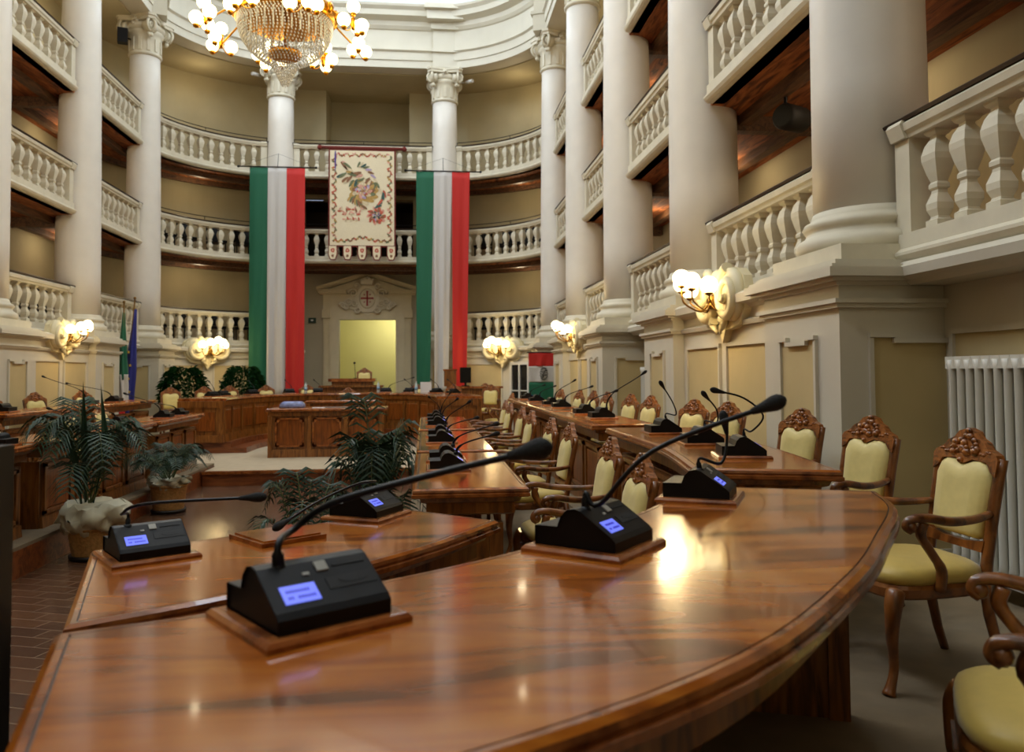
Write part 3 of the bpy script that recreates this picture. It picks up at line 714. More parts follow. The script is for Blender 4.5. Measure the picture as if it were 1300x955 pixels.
r_ = root('clerk_desk', (0, 17.7, -.05), 'low wooden front desk before the middle of the U-shaped dais desk', 'desk')
mb = MB(); mb.bbox(-.72, .62, 17.35, 17.75, .04, .76); mb.bbox(-.75, .65, 17.32, 17.78, -.05, .05); mb.build('body', BODYW, r_)
desktop([(-.82, 17.25), (.72, 17.25), (.72, 17.85), (-.82, 17.85)], .82, r_)
r_ = root('speaker_tribune', (-.1, 20.5, -.05), 'raised wooden tribune before the doorway, topped by a reading ledge and thin microphone', 'tribune')
mb = MB(); mb.bbox(-.62, .40, 20.35, 20.85, -.05, 1.24); mb.build('body', BODYW, r_)
mb = MB(); mb.bbox(-.70, .46, 20.28, 20.9, 1.19, 1.27); mb.build('reading_ledge', EDGEW, r_)
mb = MB(); mb.bbox(-.85, .62, 20.1, 20.36, -.05, 1.05); mb.bbox(-.9, .67, 20.02, 20.38, 1.05, 1.10); mb.build('lower_ledge', BODYW, r_)
MB().bbox(-.7, .75, 20.9, 21.62, -.05, .56).build('standing_floor', STEPW, r_)
r_ = root('side_desk', (2.9, 18.4, .0), 'dark wooden side desk carrying the black monitor at the right of the dais', 'desk')
mb = MB(); mb.bbox(2.25, 3.45, 18.55, 19.1, .15, 1.03); mb.build('body', BODYW, r_)
mb = MB(); mb.bbox(2.2, 3.5, 18.5, 19.15, 1.03, 1.08); mb.build('top', EDGEW, r_)
r_ = root('wooden_screen', (2.3, 18.8, 1.08), 'tall wooden board standing beside the black monitor', 'cabinet')
mb = MB(); mb.bbox(2.14, 2.42, 18.62, 18.80, 1.08, 1.46); mb.build('panel', BODYW, r_)
mb = MB(); mb.bbox(2.12, 2.44, 18.60, 18.82, 1.44, 1.48); mb.build('cap_moulding', EDGEW, r_)
r_ = root('monitor', (2.62, 18.72, 1.08), 'black computer monitor seen from behind beside the red flag stripe', 'monitor')
mb = MB(); mb.box((2.64, 18.72, 1.34), (.26, .04, .36), .25); mb.build('screen_housing', BLACK, r_)
mb = MB(); mb.box((2.64, 18.74, 1.15), (.05, .04, .12)); mb.box((2.64, 18.74, 1.09), (.18, .14, .02)); mb.build('stand', BLACK, r_)
# ------------------------------------------------------------------ armchairs
def make_chair():
    t = lproto('armchair')
    # seat cushion
    def outline(z, e, n=28):
        pts = []
        for k in range(n):
            a = 2*PI*k/n; c, s_ = math.cos(a), math.sin(a)
            x = math.copysign(abs(c)**.55, c)*(.26-e); y = math.copysign(abs(s_)**.55, s_)*(.245-e)
            x *= 1-.16*(y+.245)/.49; pts.append((x, y-.02, z))
        return pts
    mb = MB(); mb.rings([outline(.395, .015), outline(.42, .0), outline(.445, .005), outline(.462, .03), outline(.474, .08), outline(.48, .14)], sm=True); mb.build('seat', SEATF, t)
    mb = MB(); mb.rings([outline(.345, .012), outline(.355, .002), outline(.385, .0), outline(.40, .006)])
    mb.add([(-.10, -.27, .345), (.10, -.27, .345), (0, -.27, .315), (-.10, -.25, .345), (.10, -.25, .345), (0, -.25, .315)], [(0, 1, 2), (5, 4, 3), (0, 2, 5, 3), (1, 4, 5, 2)])
    mb.build('seat_rail', CHAIRW, t)
    for s in (-1, 1):
        mb = MB(); mb.tube(smooth([(s*.235, -.225, .385), (s*.255, -.25, .33), (s*.25, -.255, .22), (s*.235, -.24, .10), (s*.245, -.262, .03), (s*.25, -.275, .0)], 4), [.034, .037, .036, .035, .034, .031, .028, .026, .024, .022, .020, .019, .018, .018, .018, .019, .020, .022, .024, .026, .026][:21], 10); mb.build('leg', CHAIRW, t)
        mb = MB(); mb.tube([(s*.172, .20, .40), (s*.178, .215, .25), (s*.184, .25, .10), (s*.19, .285, .0)], [.024, .022, .020, .018], 8); mb.build('leg', CHAIRW, t)
        mb = MB(); mb.tube(smooth([(s*.170, .205, .38), (s*.172, .225, .52), (s*.176, .255, .70), (s*.180, .290, .87)], 4), .021, 8, 0, True, 1.2); mb.build('back_stile', CHAIRW, t)
        mb = MB(); pts = smooth([(s*.175, .235, .655), (s*.225, .12, .645), (s*.275, -.02, .650), (s*.282, -.13, .668), (s*.278, -.19, .662), (s*.275, -.205, .635), (s*.275, -.185, .618)], 4)
        mb.tube(pts, [.018+.006*math.sin(PI*min(1, i/18)) for i in range(len(pts))], 8, 0, True, .8); mb.ball((s*.277, -.185, .635), .024, 8); mb.build('armrest', CHAIRW, t)
        mb = MB(); mb.tube(smooth([(s*.275, -.13, .65), (s*.272, -.14, .60), (s*.262, -.09, .53), (s*.255, -.045, .46), (s*.25, -.05, .38)], 4), [.020]*5+[.018]*6+[.021]*6, 8); mb.build('arm_support', CHAIRW, t)
    def B(a, zz, c):       # coordinates on the raked back: a across, zz height, c thickness toward the sitter
        return (a, .205+(zz-.38)*.175-c, zz)
    mb = MB(); mb.slab([(-.165, .50), (.165, .50), (.170, .545), (.06, .53), (-.06, .53), (-.170, .545)], lambda a, b, c: B(a, b, c), .03); mb.build('back_lower_rail', CHAIRW, t)
    # cushion
    def cus(e, c):
        base = [(-.150, .565), (-.130, .545), (.130, .545), (.150, .565), (.158, .795), (.138, .84), (.100, .860), (.05, .853), (0, .835), (-.05, .853), (-.100, .860), (-.138, .84), (-.158, .795)]
        k = 1-e/.15; return [B(p*k, .70+(q-.70)*k, c) for p, q in base]
    mb = MB(); mb.rings([cus(.0, -.012), cus(0, .018), cus(.010, .034), cus(.028, .046), cus(.07, .052)], sm=True); mb.build('backrest', FABRIC, t)
    cr = [(-.232, .80), (-.195, .82), (-.165, .852), (-.06, .858), (0, .838), (.06, .858), (.165, .852), (.195, .82), (.232, .80), (.240, .865), (.225, .885), (.165, .905), (.135, .93), (.09, .945), (.06, .972), (0, .985), (-.06, .972), (-.09, .945), (-.135, .93), (-.165, .905), (-.225, .885), (-.240, .865)]
    # crest as three convex pieces side by side (one mesh)
    cr = [(a*.80, b) for a, b in cr]
    mb = MB(); mb.slab(cr, lambda a, b, c: B(a, b, c-.005), .036); cb = mb.build('crest_rail', CARVE, t)
    mb = MB(); rnd = random.Random(3)
    for k in range(22):
        a = rnd.gauss(0, .035); z = .915+rnd.gauss(0, .03); z = min(.975, max(.85, z))
        p = B(a, z, .034); mb.ball(p, rnd.uniform(.010, .018), 6, 0, 1, 1.2, .8)
    for s in (-1, 1):
        for k in range(7):
            p = B(s*(.045+k*.017), .905-.004*k+.012*math.sin(k*1.4), .031); mb.ball(p, .011-.0006*k, 6, 0, .8, 1.4, .7)
    mb.build('carved_rosette', CARVE, cb)
    return t
chair0 = make_chair(); nchair = [0]
def place_chair(x, y, z, facing_deg, label, group='cream armchairs', crest=True):
    """x, y: plan position of the crest; facing_deg: direction the sitter looks (0 = +x, 90 = +y)"""
    a = math.radians(facing_deg)
    c = chair0 if nchair[0] == 0 else copy_tree(chair0)
    nchair[0] += 1
    f = (math.cos(a), math.sin(a)); off = .31 if crest else 0
    c.location = (x+f[0]*off, y+f[1]*off, z); c.rotation_euler = (0, 0, a+PI/2)
    tag(c, label, 'armchair', group); return c
OC = [(3.82, 12.27, 8, 'beside the horizontal striped flag'), (3.97, 11.55, 8, 'second from the horizontal striped flag'), (4.03, 10.85, 8, 'third from the horizontal striped flag'), (4.05, 10.1, 8, 'fourth from the horizontal striped flag'),
      (4.08, 9.04, 12, 'left of the small far radiator'), (4.12, 8.36, 12, 'in front of the small far radiator'), (4.15, 7.06, 20, 'under the wall sconce, farther of that pair'), (4.22, 6.42, 20, 'under the wall sconce, nearer of that pair'),
      (4.21, 5.1, 16, 'standing alone against the ochre wall panels'), (4.16, 4.18, 12, 'before the pedestal of the nearest column'), (4.02, 3.18, 2, 'before the big radiator, whole side and legs visible'), (3.46, 1.54, -32.4, 'cut by the bottom right frame corner, only arms showing')]
for x, y, th, d in OC: place_chair(x, y, .15, 180+th, 'cream satin armchair '+d, 'outer row armchairs')
IC = [(2.9, 11.7, 'farthest'), (2.85, 10.6, 'seventh'), (2.86, 9.36, 'sixth'), (2.84, 8.39, 'fifth'), (2.83, 7.0, 'fourth'), (2.87, 6.3, 'third'), (2.86, 4.85, 'second'), (2.78, 3.85, 'nearest')]
for x, y, d in IC: place_chair(x, y, 0, 184, 'cream armchair behind the inner desk file, %s of that row from the front' % d, 'inner row armchairs')
LC = [(-2.78, 6.9, 0, 'cut by the left frame edge'), (-2.78, 7.75, 0, 'behind the palm, nearer one'), (-2.78, 8.75, 0, 'behind the palm, farther one'), (-2.78, 10.6, 0, 'behind the bushy basket plant'), (-2.78, 11.6, 0, 'near the end of the panelled desks')]
for x, y, z, d in LC: place_chair(x, y, z, -6, 'cream armchair at the left inner desks, '+d, 'left inner armchairs')
for x, y, d in [(-4.24, 10.35, 'left of the two upright palm blades'), (-4.22, 11.6, 'behind the upright palm blades'), (-4.22, 12.9, 'right of the upright palm blades'), (-4.22, 14.6, 'between the two furled flags')]:
    place_chair(x, y, .15, -25, 'cream armchair against the left wall panels, '+d, 'left outer armchairs')
DC = [(-3.5, 17.1, -60, .15, 'left of the dais, in full view of its back'), (-3.0, 17.7, -55, .15, 'second at the left of the dais'), (-2.75, 18.9, -60, .15, 'behind the dais desk under the left bushy plant'), (-2.05, 19.5, -65, .15, 'behind the dais desk under the second bushy plant'), (-1.15, 19.9, -75, .15, 'behind the dais desk beside the white flag stripe'),
      (-.15, 19.72, -90, .08, 'behind the low front desk'), (.1, 21.55, -90, .56, 'high behind the tribune microphone'), (1.5, 19.7, -100, .15, 'behind the dais desk before the green flag stripe'), (2.35, 18.15, -115, .15, 'at the right arm of the dais desk'),
      (3.15, 17.6, -110, .15, 'right of the dais desk beside its end panel'), (3.45, 15.9, -172, .0, 'alone right of the dais, turned sideways'), (3.2, 19.95, -110, .15, 'behind the dark side desk')]
for x, y, a, z, d in DC: place_chair(x, y, z, a, 'gold and cream armchair '+d, 'dais armchairs')
# ------------------------------------------------------------------ conference microphone units
def make_unit():
    t = lproto('microphone_unit')
    mb = MB(); mb.rings([[(x*(.135-e), y*(.135-e), z) for x, y in ((-1, -1), (1, -1), (1, 1), (-1, 1))] for e, z in ((0, 0), (0, .008), (.006, .015), (.012, .016))]); mb.build('wooden_base', EDGEW, t)
    prof = [(.112, .016), (.112, .062), (.048, .064), (.038, .090), (.022, .106), (.0, .110), (-.016, .106), (-.100, .050), (-.110, .040), (-.110, .016)]
    mb = MB(); mb.rings([[(x*wd, y, z) for y, z in prof] for x, wd in ((-1, .102), (-1, .106), (1, .106), (1, .102))][0:4], closed=True)
    mb.build('housing', [BLACK], t)
    def Sf(a, u, c):        # on the sloping face; a across, u from top 0 to bottom 1
        y0, z0, y1, z1 = -.016, .106, -.100, .050
        n = Vector((0, -(z0-z1), (y0-y1)*-1)); n = Vector((0, -.554, .832))
        return (a, y0+(y1-y0)*u+n.y*c, z0+(z1-z0)*u+n.z*c)
    def face(a0, a1, u0, u1, name, m, par=t, th=.002, base=.0):
        mb = MB(); mb.slab([(a0, u0), (a1, u0), (a1, u1), (a0, u1)], lambda a, b, c: Sf(a, b, base+c), th); return mb.build(name, m, par)
    sc = face(-.082, -.018, .48, .86, 'screen', LCD)
    mb = MB()
    for u, x0, x1 in ((.58, -.074, -.030), (.72, -.074, -.064), (.72, -.056, -.026)):
        q = x0
        while q < x1:
            mb.slab([(q, u), (q+.004, u), (q+.004, u+.06), (q, u+.06)], lambda a, b, c: Sf(a, b, .002+c), .0005); q += .0055
    mb.build('screen_text', LCDT, sc)
    face(-.002, .020, .04, .26, 'grey_button', GREYB, th=.003)
    face(-.030, -.018, .24, .30, 'indicator_button', GREYB, th=.002)
    mb = MB(); mb.slab([(.028+.030*math.cos(a)+.030, .52+.10*math.sin(a)) for a in [k*PI/8 for k in range(16)]], lambda a, b, c: Sf(a, b, c), .0015)
    mb.slab([(.005, .44), (.098, .40), (.098, .70), (.005, .70)], lambda a, b, c: Sf(a, b, c), .001); mb.build('speaker_grille', BLACK2, t)
    face(.030, .094, .16, .20, 'card_slot', BLACK2, th=.0015)
    return t
unit0 = make_unit(); nunit = [0]; HEADP = [None]
def mic_unit(x, y, z, rz, label, head, mid=None, group='conference microphone units', stem_at=(-.06, .012), fat=1.0):
    t = copy_tree(unit0)
    nunit[0] += 1
    t.location = (x, y, z); t.rotation_euler = (0, 0, rz); tag(t, label, 'microphone', group)
    R_ = Matrix.Rotation(rz, 3, 'Z'); inv = R_.inverted()
    L = lambda p: inv@(Vector(p)-Vector((x, y, z)))
    p0 = Vector((stem_at[0], stem_at[1]-.02, .100)); ph = L(head)
    if mid: pts = smooth([p0, p0+Vector((0, 0, .045))]+[L(q) for q in mid]+[ph], 6)
    else: pts = bez(p0, p0+Vector((0, 0, .5*max(.08, ph.z-p0.z))), p0.lerp(ph, .55)+Vector((0, 0, .02)), ph, 12)
    mb = MB(); mb.tube([p0-Vector((0, 0, .012)), p0, p0+Vector((0, 0, .012))], [.015, .015, .011], 12); mb.tube(pts, [.0085*fat if i < 4 else .0048*fat for i in range(len(pts))], 8); mb.build('gooseneck_stem', IRON, t)
    d = (pts[-1]-pts[-2]).normalized(); mb = MB()
    mb.tube([ph-d*.055, ph-d*.03, ph-d*.01, ph, ph+d*.012, ph+d*.022, ph+d*.028], [.006*fat, .0095*fat, .0135*fat, .015*fat, .0145*fat, .010*fat, .004], 12); mb.build('foam_head', FOAM, t)
    return t
R_ = math.radians
mic_unit(1.49, 1.49, .94, R_(34), 'black microphone unit nearest the camera, blue screen lit with two lines of text', (1.90, 1.425, 1.243), mid=[(1.455, 1.545, 1.09), (1.526, 1.519, 1.14), (1.672, 1.481, 1.185)], fat=1.35)
mic_unit(2.125, 2.0, .94, R_(50), 'black microphone unit in the middle of the biggest desk, long stem pointing right', (2.50, 1.77, 1.307), mid=[(2.12, 1.92, 1.06), (2.24, 1.862, 1.194)], fat=1.25)
mic_unit(2.655, 2.72, .94, R_(62), 'black microphone unit at the far end of the big front desk, seen from its side', (2.72, 2.66, 1.22), mid=[(2.70, 2.64, 1.07), (2.73, 2.66, 1.15)], fat=1.1)
mic_unit(.795, 2.75, .79, R_(33), 'black microphone unit at the wedge desk tip, stem bent flat', (1.20, 2.485, 1.012), mid=[(.785, 2.56, .96), (.87, 2.52, .995)])
mic_unit(1.46, 3.39, .79, R_(62), 'black microphone unit at the far corner of the wedge desk beside the palm', (1.20, 2.84, .86), mid=[(1.50, 3.30, .945), (1.44, 3.16, .955), (1.32, 3.0, .92)])
r_ = root('wooden_pad', (1.17, 2.97, .79), 'empty thin wooden pad lying on the wedge desk between its two units', 'pad', rz=0)
MB().box((1.17, 2.99, .797), (.25, .25, .014), R_(38)).build('board', EDGEW, r_)
MB().box((1.17, 2.99, .806), (.22, .22, .006), R_(38)).build('recess', TOPW, r_)
# outer row, far desks
mic_unit(3.33, 4.02, .94, R_(78), 'black unit nearest on the second curved desk, its stem looping upward', (3.10, 3.76, 1.29), mid=[(3.34, 3.9, 1.08), (3.38, 3.85, 1.16), (3.26, 3.80, 1.25)])
mic_unit(3.38, 4.75, .94, R_(84), 'black unit in the middle of the second curved desk', (3.31, 4.50, 1.25), mid=[(3.42, 4.6, 1.08), (3.40, 4.55, 1.16)])
mic_unit(3.40, 5.62, .94, R_(88), 'black unit at the far end of the second curved desk', (3.32, 5.38, 1.30), mid=[(3.46, 5.5, 1.08), (3.42, 5.45, 1.17)])
mic_unit(3.38, 7.55, .94, R_(90), 'black unit with a tall slanting stem on the straight outer desk, nearer of two', (3.74, 7.3, 1.38), stem_at=(0, -.03))
mic_unit(3.38, 8.35, .94, R_(90), 'black unit on the straight outer desk, farther of two', (3.66, 8.1, 1.19), stem_at=(0, -.03))
mic_unit(3.40, 9.95, .94, R_(90), 'black unit on the fourth outer desk, nearer of two', (3.72, 9.6, 1.21), stem_at=(0, -.03))
mic_unit(3.40, 10.75, .94, R_(90), 'black unit on the fourth outer desk, farther of two', (3.68, 10.5, 1.28), stem_at=(0, -.03))
mic_unit(3.40, 12.2, .94, R_(90), 'black unit on the last outer desk, nearer of two', (3.66, 12.0, 1.18), stem_at=(0, -.03))
mic_unit(3.40, 13.3, .94, R_(90), 'black unit on the last outer desk, farther of two', (3.66, 13.1, 1.18), stem_at=(0, -.03))
ws = ['first', 'second', 'third', 'fourth', 'fifth', 'sixth', 'seventh']
for i, (y, hx, hy, hz) in enumerate([(4.97, 2.12, 4.75, 1.02), (5.5, 2.16, 5.2, 1.05), (6.9, 2.12, 6.5, 1.02), (7.6, 2.1, 7.3, 1.12), (9.1, 2.05, 8.8, 1.10), (9.8, 2.0, 9.5, 1.16), (10.6, 1.75, 10.3, 1.08)]):
    mic_unit(1.84, y, .79, R_(90), 'black unit on the inner desk file beside the palms, %s from the front' % ws[i], (hx, hy, hz), stem_at=(0, -.03))
for i, (y, hx, hy, hz) in enumerate([(7.2, -2.0, 6.9, 1.05), (8.9, -2.1, 8.6, 1.05), (9.9, -2.1, 9.6, 1.02), (11.5, -2.25, 11.1, 1.14), (12.2, -2.3, 11.9, 1.0)]):
    mic_unit(-1.88, y, .79, R_(-90), 'black unit on the panelled left inner desks, %s from the front' % ws[i], (hx, hy, hz), stem_at=(0, -.03))
for i, (y, hx, hy, hz) in enumerate([(9.35, -3.9, 9.0, 1.22), (10.4, -3.95, 10.1, 1.27), (12.9, -3.86, 12.4, 1.37), (13.9, -3.95, 13.4, 1.26)]):
    mic_unit(-3.42, y, .94, R_(-90), 'black unit on the left outer desks, %s from the front' % ws[i], (hx, hy, hz), stem_at=(0, -.03))
dd_ = [(-2.46, 16.3, 60, 'at the left tip of the dais desk'), (-2.38, 16.8, 55, 'second from the left tip of the dais desk'), (-2.0, 17.75, 45, 'on the curve of the dais desk below the bushy plant'), (-1.35, 18.5, 25, 'before the white flag stripe'), (-.75, 18.8, 10, 'left of the low front desk top'),
       (.8, 18.8, -10, 'right of the doorway with a long low stem'), (1.35, 18.45, -28, 'before the green flag stripe'), (1.95, 17.8, -45, 'right curve of the dais desk'), (2.3, 17.0, -60, 'right arm of the dais desk')]
for x, y, a, d in dd_:
    f = Vector((-x, 17-y+3, 0)).normalized()
    mic_unit(x, y, .95, R_(a+180), 'black dais microphone unit '+d, (x-.12+(.75 if 'long' in d else 0), y+.22, .95+(.34 if 'long' in d else .30)), group='dais microphone units')
r_ = root('stand_microphone', (-.05, 20.55, 1.27), 'thin microphone on the tribune ledge before the doorway', 'microphone')
mb = MB(); mb.tube([(-.05, 20.55, 1.28), (-.06, 20.53, 1.5), (-.07, 20.5, 1.64)], .008, 6); mb.box((-.05, 20.55, 1.277), (.08, .08, .014)); mb.build('stem', IRON, r_)
MB().ball((-.07, 20.5, 1.66), .03, 10).build('foam_head', FOAM, r_)

bpy.data.objects.remove(unit0) if False else None
for c_ in [o for o in bpy.data.objects if o.parent == unit0]:
    for d_ in list(c_.children): bpy.data.objects.remove(d_)
    bpy.data.objects.remove(c_)
bpy.data.objects.remove(unit0)
# ------------------------------------------------------------------ objects on the podium and dais
r_ = root('papers_bag', (-.62, 14.45, .79), 'blue and white plastic-wrapped bundle on the central desk', 'bag')
mb = MB(); mb.rings([[(-.62+x*w_, 14.45+y*.13*w_/.2, .79+z) for x, y in ((-1, -1), (-.3, -1.15), (.5, -1.1), (1, -.9), (1.05, .5), (.6, 1), (-.7, 1), (-1, .6))] for w_, z in ((.20, 0), (.21, .03), (.19, .08), (.15, .115))], sm=True); mb.build('bag_body', mat('blue_white_plastic', rgb(120, 130, 175), .3, noise=.5, nscale=14), r_)
r_ = root('loose_papers', (.0, 14.4, .79), 'flat white sheets lying at the middle of the central desk', 'papers')
mb = MB(); mb.box((-.12, 14.4, .793), (.30, .21, .006), .1); mb.build('sheet', PAPER, r_)
mb = MB(); mb.box((.16, 14.42, .794), (.42, .26, .008), -.05); mb.build('grey_folder', mat('grey_folder', rgb(110, 106, 104), .5), r_)
r_ = root('cable_bundle', (.42, 14.4, .79), 'small black coil of cable on the right of the central desk', 'cable')
mb = MB()
for k in range(3): mb.tube([(.42+.07*math.cos(a*PI/8)+.03*k, 14.38+.05*math.sin(a*PI/8), .80+.006*k) for a in range(17)], .008, 5)
mb.build('coil', BLACK, r_)
def bottle(x, y, z, label, s=1):
    r_ = root('water_bottle', (x, y, z), label, 'bottle', 'water bottles')
    mb = MB(); mb.lathe([(.032, 0), (.035, .01), (.035, .15), (.028, .19), (.013, .225), (.013, .24)], (x, y, z), 14); mb.build('bottle_body', mat('clear_plastic', rgb(190, 205, 205), .15, spec=.8) if 'clear_plastic' not in bpy.data.materials else bpy.data.materials['clear_plastic'], r_)
    mb = MB(); mb.lathe([(.0357, .06), (.0357, .13)], (x, y, z), 14); mb.build('label_band', LABELB, r_)
    mb = MB(); mb.lathe([(.0145, .235), (.0145, .255)], (x, y, z), 12); mb.build('cap', FWH, r_)
bottle(-1.0, 18.62, .95, 'clear water bottle on the dais desk beside the white flag stripe')
bottle(.62, 18.85, .95, 'clear water bottle on the dais desk right of the doorway')
bottle(1.5, 18.25, .95, 'clear water bottle on the dais desk before the green flag stripe')
r_ = root('paper_notice', (1.75, 18.0, .95), 'white sheet standing on the dais desk before the second tricolour', 'paper')
mb = MB(); mb.box((1.72, 18.3, 1.07), (.26, .01, .24), -.3); mb.build('sheet', PAPER, r_)
# ------------------------------------------------------------------ doorway surround with pediment and arms
yd = yb
ds = root('door_1', (0, yd, FL), kind='structure')
SUR = mat('door_surround_plaster', rgb(210, 198, 166), .6, noise=.05)
for s in (-1, 1):
    mb = MB(); mb.bbox(*sorted((s*.83, s*1.10)), yd-.08, yd+.05, FL, 3.27); mb.bbox(*sorted((s*.83, s*.90)), yd-.11, yd, FL, 3.07); mb.build('jamb', SUR, ds)
    mb = MB(); mb.bbox(*sorted((s*1.10, s*1.30)), yd-.06, yd+.05, FL, 3.75); mb.bbox(*sorted((s*1.08, s*1.33)), yd-.12, yd, 3.05, 3.30); mb.bbox(*sorted((s*1.13, s*1.27)), yd-.09, yd, .3, 2.95); mb.build('pilaster', SUR, ds)
mb = MB(); mb.bbox(-1.102, 1.102, yd-.085, yd+.05, 3.0, 3.272); mb.bbox(-.902, .902, yd-.115, yd, 3.0, 3.07); mb.bbox(-1.302, 1.302, yd-.065, yd+.05, 3.272, 3.752); mb.build('lintel', SUR, ds)
for s in (-1, 1):
    mb = MB()
    for z0, z1, e in ((3.74, 3.78, .12), (3.78, 3.84, .2), (3.84, 3.88, .26)): mb.bbox(*sorted((s*.62, s*(1.36+e*.4))), yd-e, yd, z0, z1)
    mb.build('cornice_piece', SUR, ds)
    mb = MB(); ang = math.atan2(.50, 1.46)
    for t0, t1, e in ((0, .035, .14), (.035, .085, .22), (.085, .12, .28)):
        pts = [(s*1.48, 3.84+t0), (0, 4.34+t0-.03), (0, 4.34+t1-.03), (s*1.48, 3.84+t1)]
        mb.slab(pts, lambda a, b, c, e=e: (a, yd-e+c, b), e)
    mb.build('raking_cornice', SUR, ds)
mb = MB(); mb.slab([(-1.3, 3.84), (1.3, 3.84), (0, 4.3)], lambda a, b, c: (a, yd-.05+c, b), .05); mb.build('tympanum', SUR, ds)
ca = root('coat_of_arms', (0, yd-.12, 3.6), 'carved plaster coat of arms with crown and red cross shield above the doorway', 'coat of arms')
def ell(rx, rz, cx=0, cz=3.62, n=32, wob=0, k=6): return [(cx+(rx*(1+wob*math.cos(k*2*PI*i/n)))*math.cos(2*PI*i/n), cz+(rz*(1+wob*math.cos(k*2*PI*i/n)))*math.sin(2*PI*i/n)) for i in range(n)]
mb = MB(); mb.slab(ell(.34, .42, wob=.04), lambda a, b, c: (a, yd-.17+c, b), .17); mb.slab([(-.85, 3.42), (-.6, 3.62), (-.4, 3.75), (.4, 3.75), (.6, 3.62), (.85, 3.42), (.6, 3.34), (.3, 3.27), (0, 3.12), (-.3, 3.27), (-.6, 3.34)], lambda a, b, c: (a, yd-.12+c, b), .12)
for s in (-1, 1):
    for (cx_, cz_, r0_, tn) in ((.42, 3.78, .14, 1), (.55, 3.52, .13, -1), (.74, 3.42, .09, 1), (.28, 3.28, .10, -1), (.40, 3.45, .11, 1), (.30, 3.98, .10, 1), (.62, 3.36, .07, -1)):
        pts = [(s*(cx_+r0_*(1-q/20)*math.cos(q*.55*tn)), yd-.17, cz_+r0_*(1-q/20)*math.sin(q*.55*tn)) for q in range(19)]
        mb.tube(pts, [.034*(1-q/26) for q in range(19)], 6)
mb.build('scrollwork', STONE, ca)
mb = MB(); mb.rings([[(a, yd-.17-d, b) for a, b in ell(.24-e, .30-e)] for e, d in ((0, 0), (.0, .02), (.03, .05), (.06, .055))], sm=True); mb.build('shield', STONE, ca)
mb = MB(); mb.bbox(-.022, .022, yd-.25, yd-.22, 3.40, 3.84); mb.bbox(-.18, .18, yd-.25, yd-.22, 3.60, 3.645)
for a, b in ((.12, .12), (-.12, .12), (.12, -.12), (-.12, -.12)): mb.box((a*.7, yd-.235, 3.62+b*.9), (.035, .02, .035), 0)
for a, b in ((0, .2), (0, -.2), (.17, 0), (-.17, 0)): mb.box((a, yd-.236, 3.62+b), (.06 if a == 0 else .03, .02, .03 if a == 0 else .06))
mb.build('red_cross', REDCROSS, ca)
mb = MB(); mb.slab([(-.16, 4.02), (.16, 4.02), (.19, 4.20), (.12, 4.15), (.07, 4.23), (0, 4.16), (-.07, 4.23), (-.12, 4.15), (-.19, 4.20)], lambda a, b, c: (a, yd-.36+c, b), .2); mb.ball((0, yd-.34, 4.22), .03, 8); mb.build('crown', STONE, ca)
for s in (-1, 1):
    r_ = root('exit_sign', (s*1.62, yd-.03, 2.95), 'tiny dark green lamp fitting on the wall %s of the doorway' % ('left' if s < 0 else 'right'), 'sign')
    mb = MB(); mb.bbox(s*1.62-.11, s*1.62+.11, yd-.06, yd, 2.90, 3.05); mb.build('housing', GREEND, r_)
    mb = MB(); mb.bbox(s*1.62-.035, s*1.62+.035, yd-.065, yd-.06, 2.955, 3.0); mb.build('pictogram', PAPER, r_)
# ------------------------------------------------------------------ flags
def cloth(x0, x1, z0, z1, y, amp, wl, ph, nx=26, nz=30, flare=0.0, skew=0.0):
    def P(i, j, dy):
        u, v = i/nx, j/nz; z = z1+(z0-z1)*v
        xx = x0+(x1-x0)*u+skew*v*(u)
        a = amp*(.15+.85*v); yy = y+a*math.sin(ph+wl*xx*2*PI)+a*.5*math.sin(ph*2+wl*1.9*xx*2*PI+v*2.0)
        return (xx, yy+dy, z)
    mb = MB(); f = []; vs = []
    for dy in (0, .008):
        for j in range(nz+1):
            for i in range(nx+1): vs.append(P(i, j, dy))
    N = (nx+1)*(nz+1)
    for j in range(nz):
        for i in range(nx):
            a = j*(nx+1)+i; f.append((a, a+1, a+nx+2, a+nx+1)); f.append((N+a, N+a+nx+1, N+a+nx+2, N+a+1))
    for i in range(nx): a = i; f.append((a, N+a, N+a+1, a+1)); a = nz*(nx+1)+i; f.append((a, a+1, N+a+1, N+a))
    for j in range(nz): a = j*(nx+1); b = a+nx+1; f.append((a, b, N+b, N+a)); a += nx; b += nx; f.append((a, N+a, N+b, b))
    return mb.add(vs, f, 0, True)
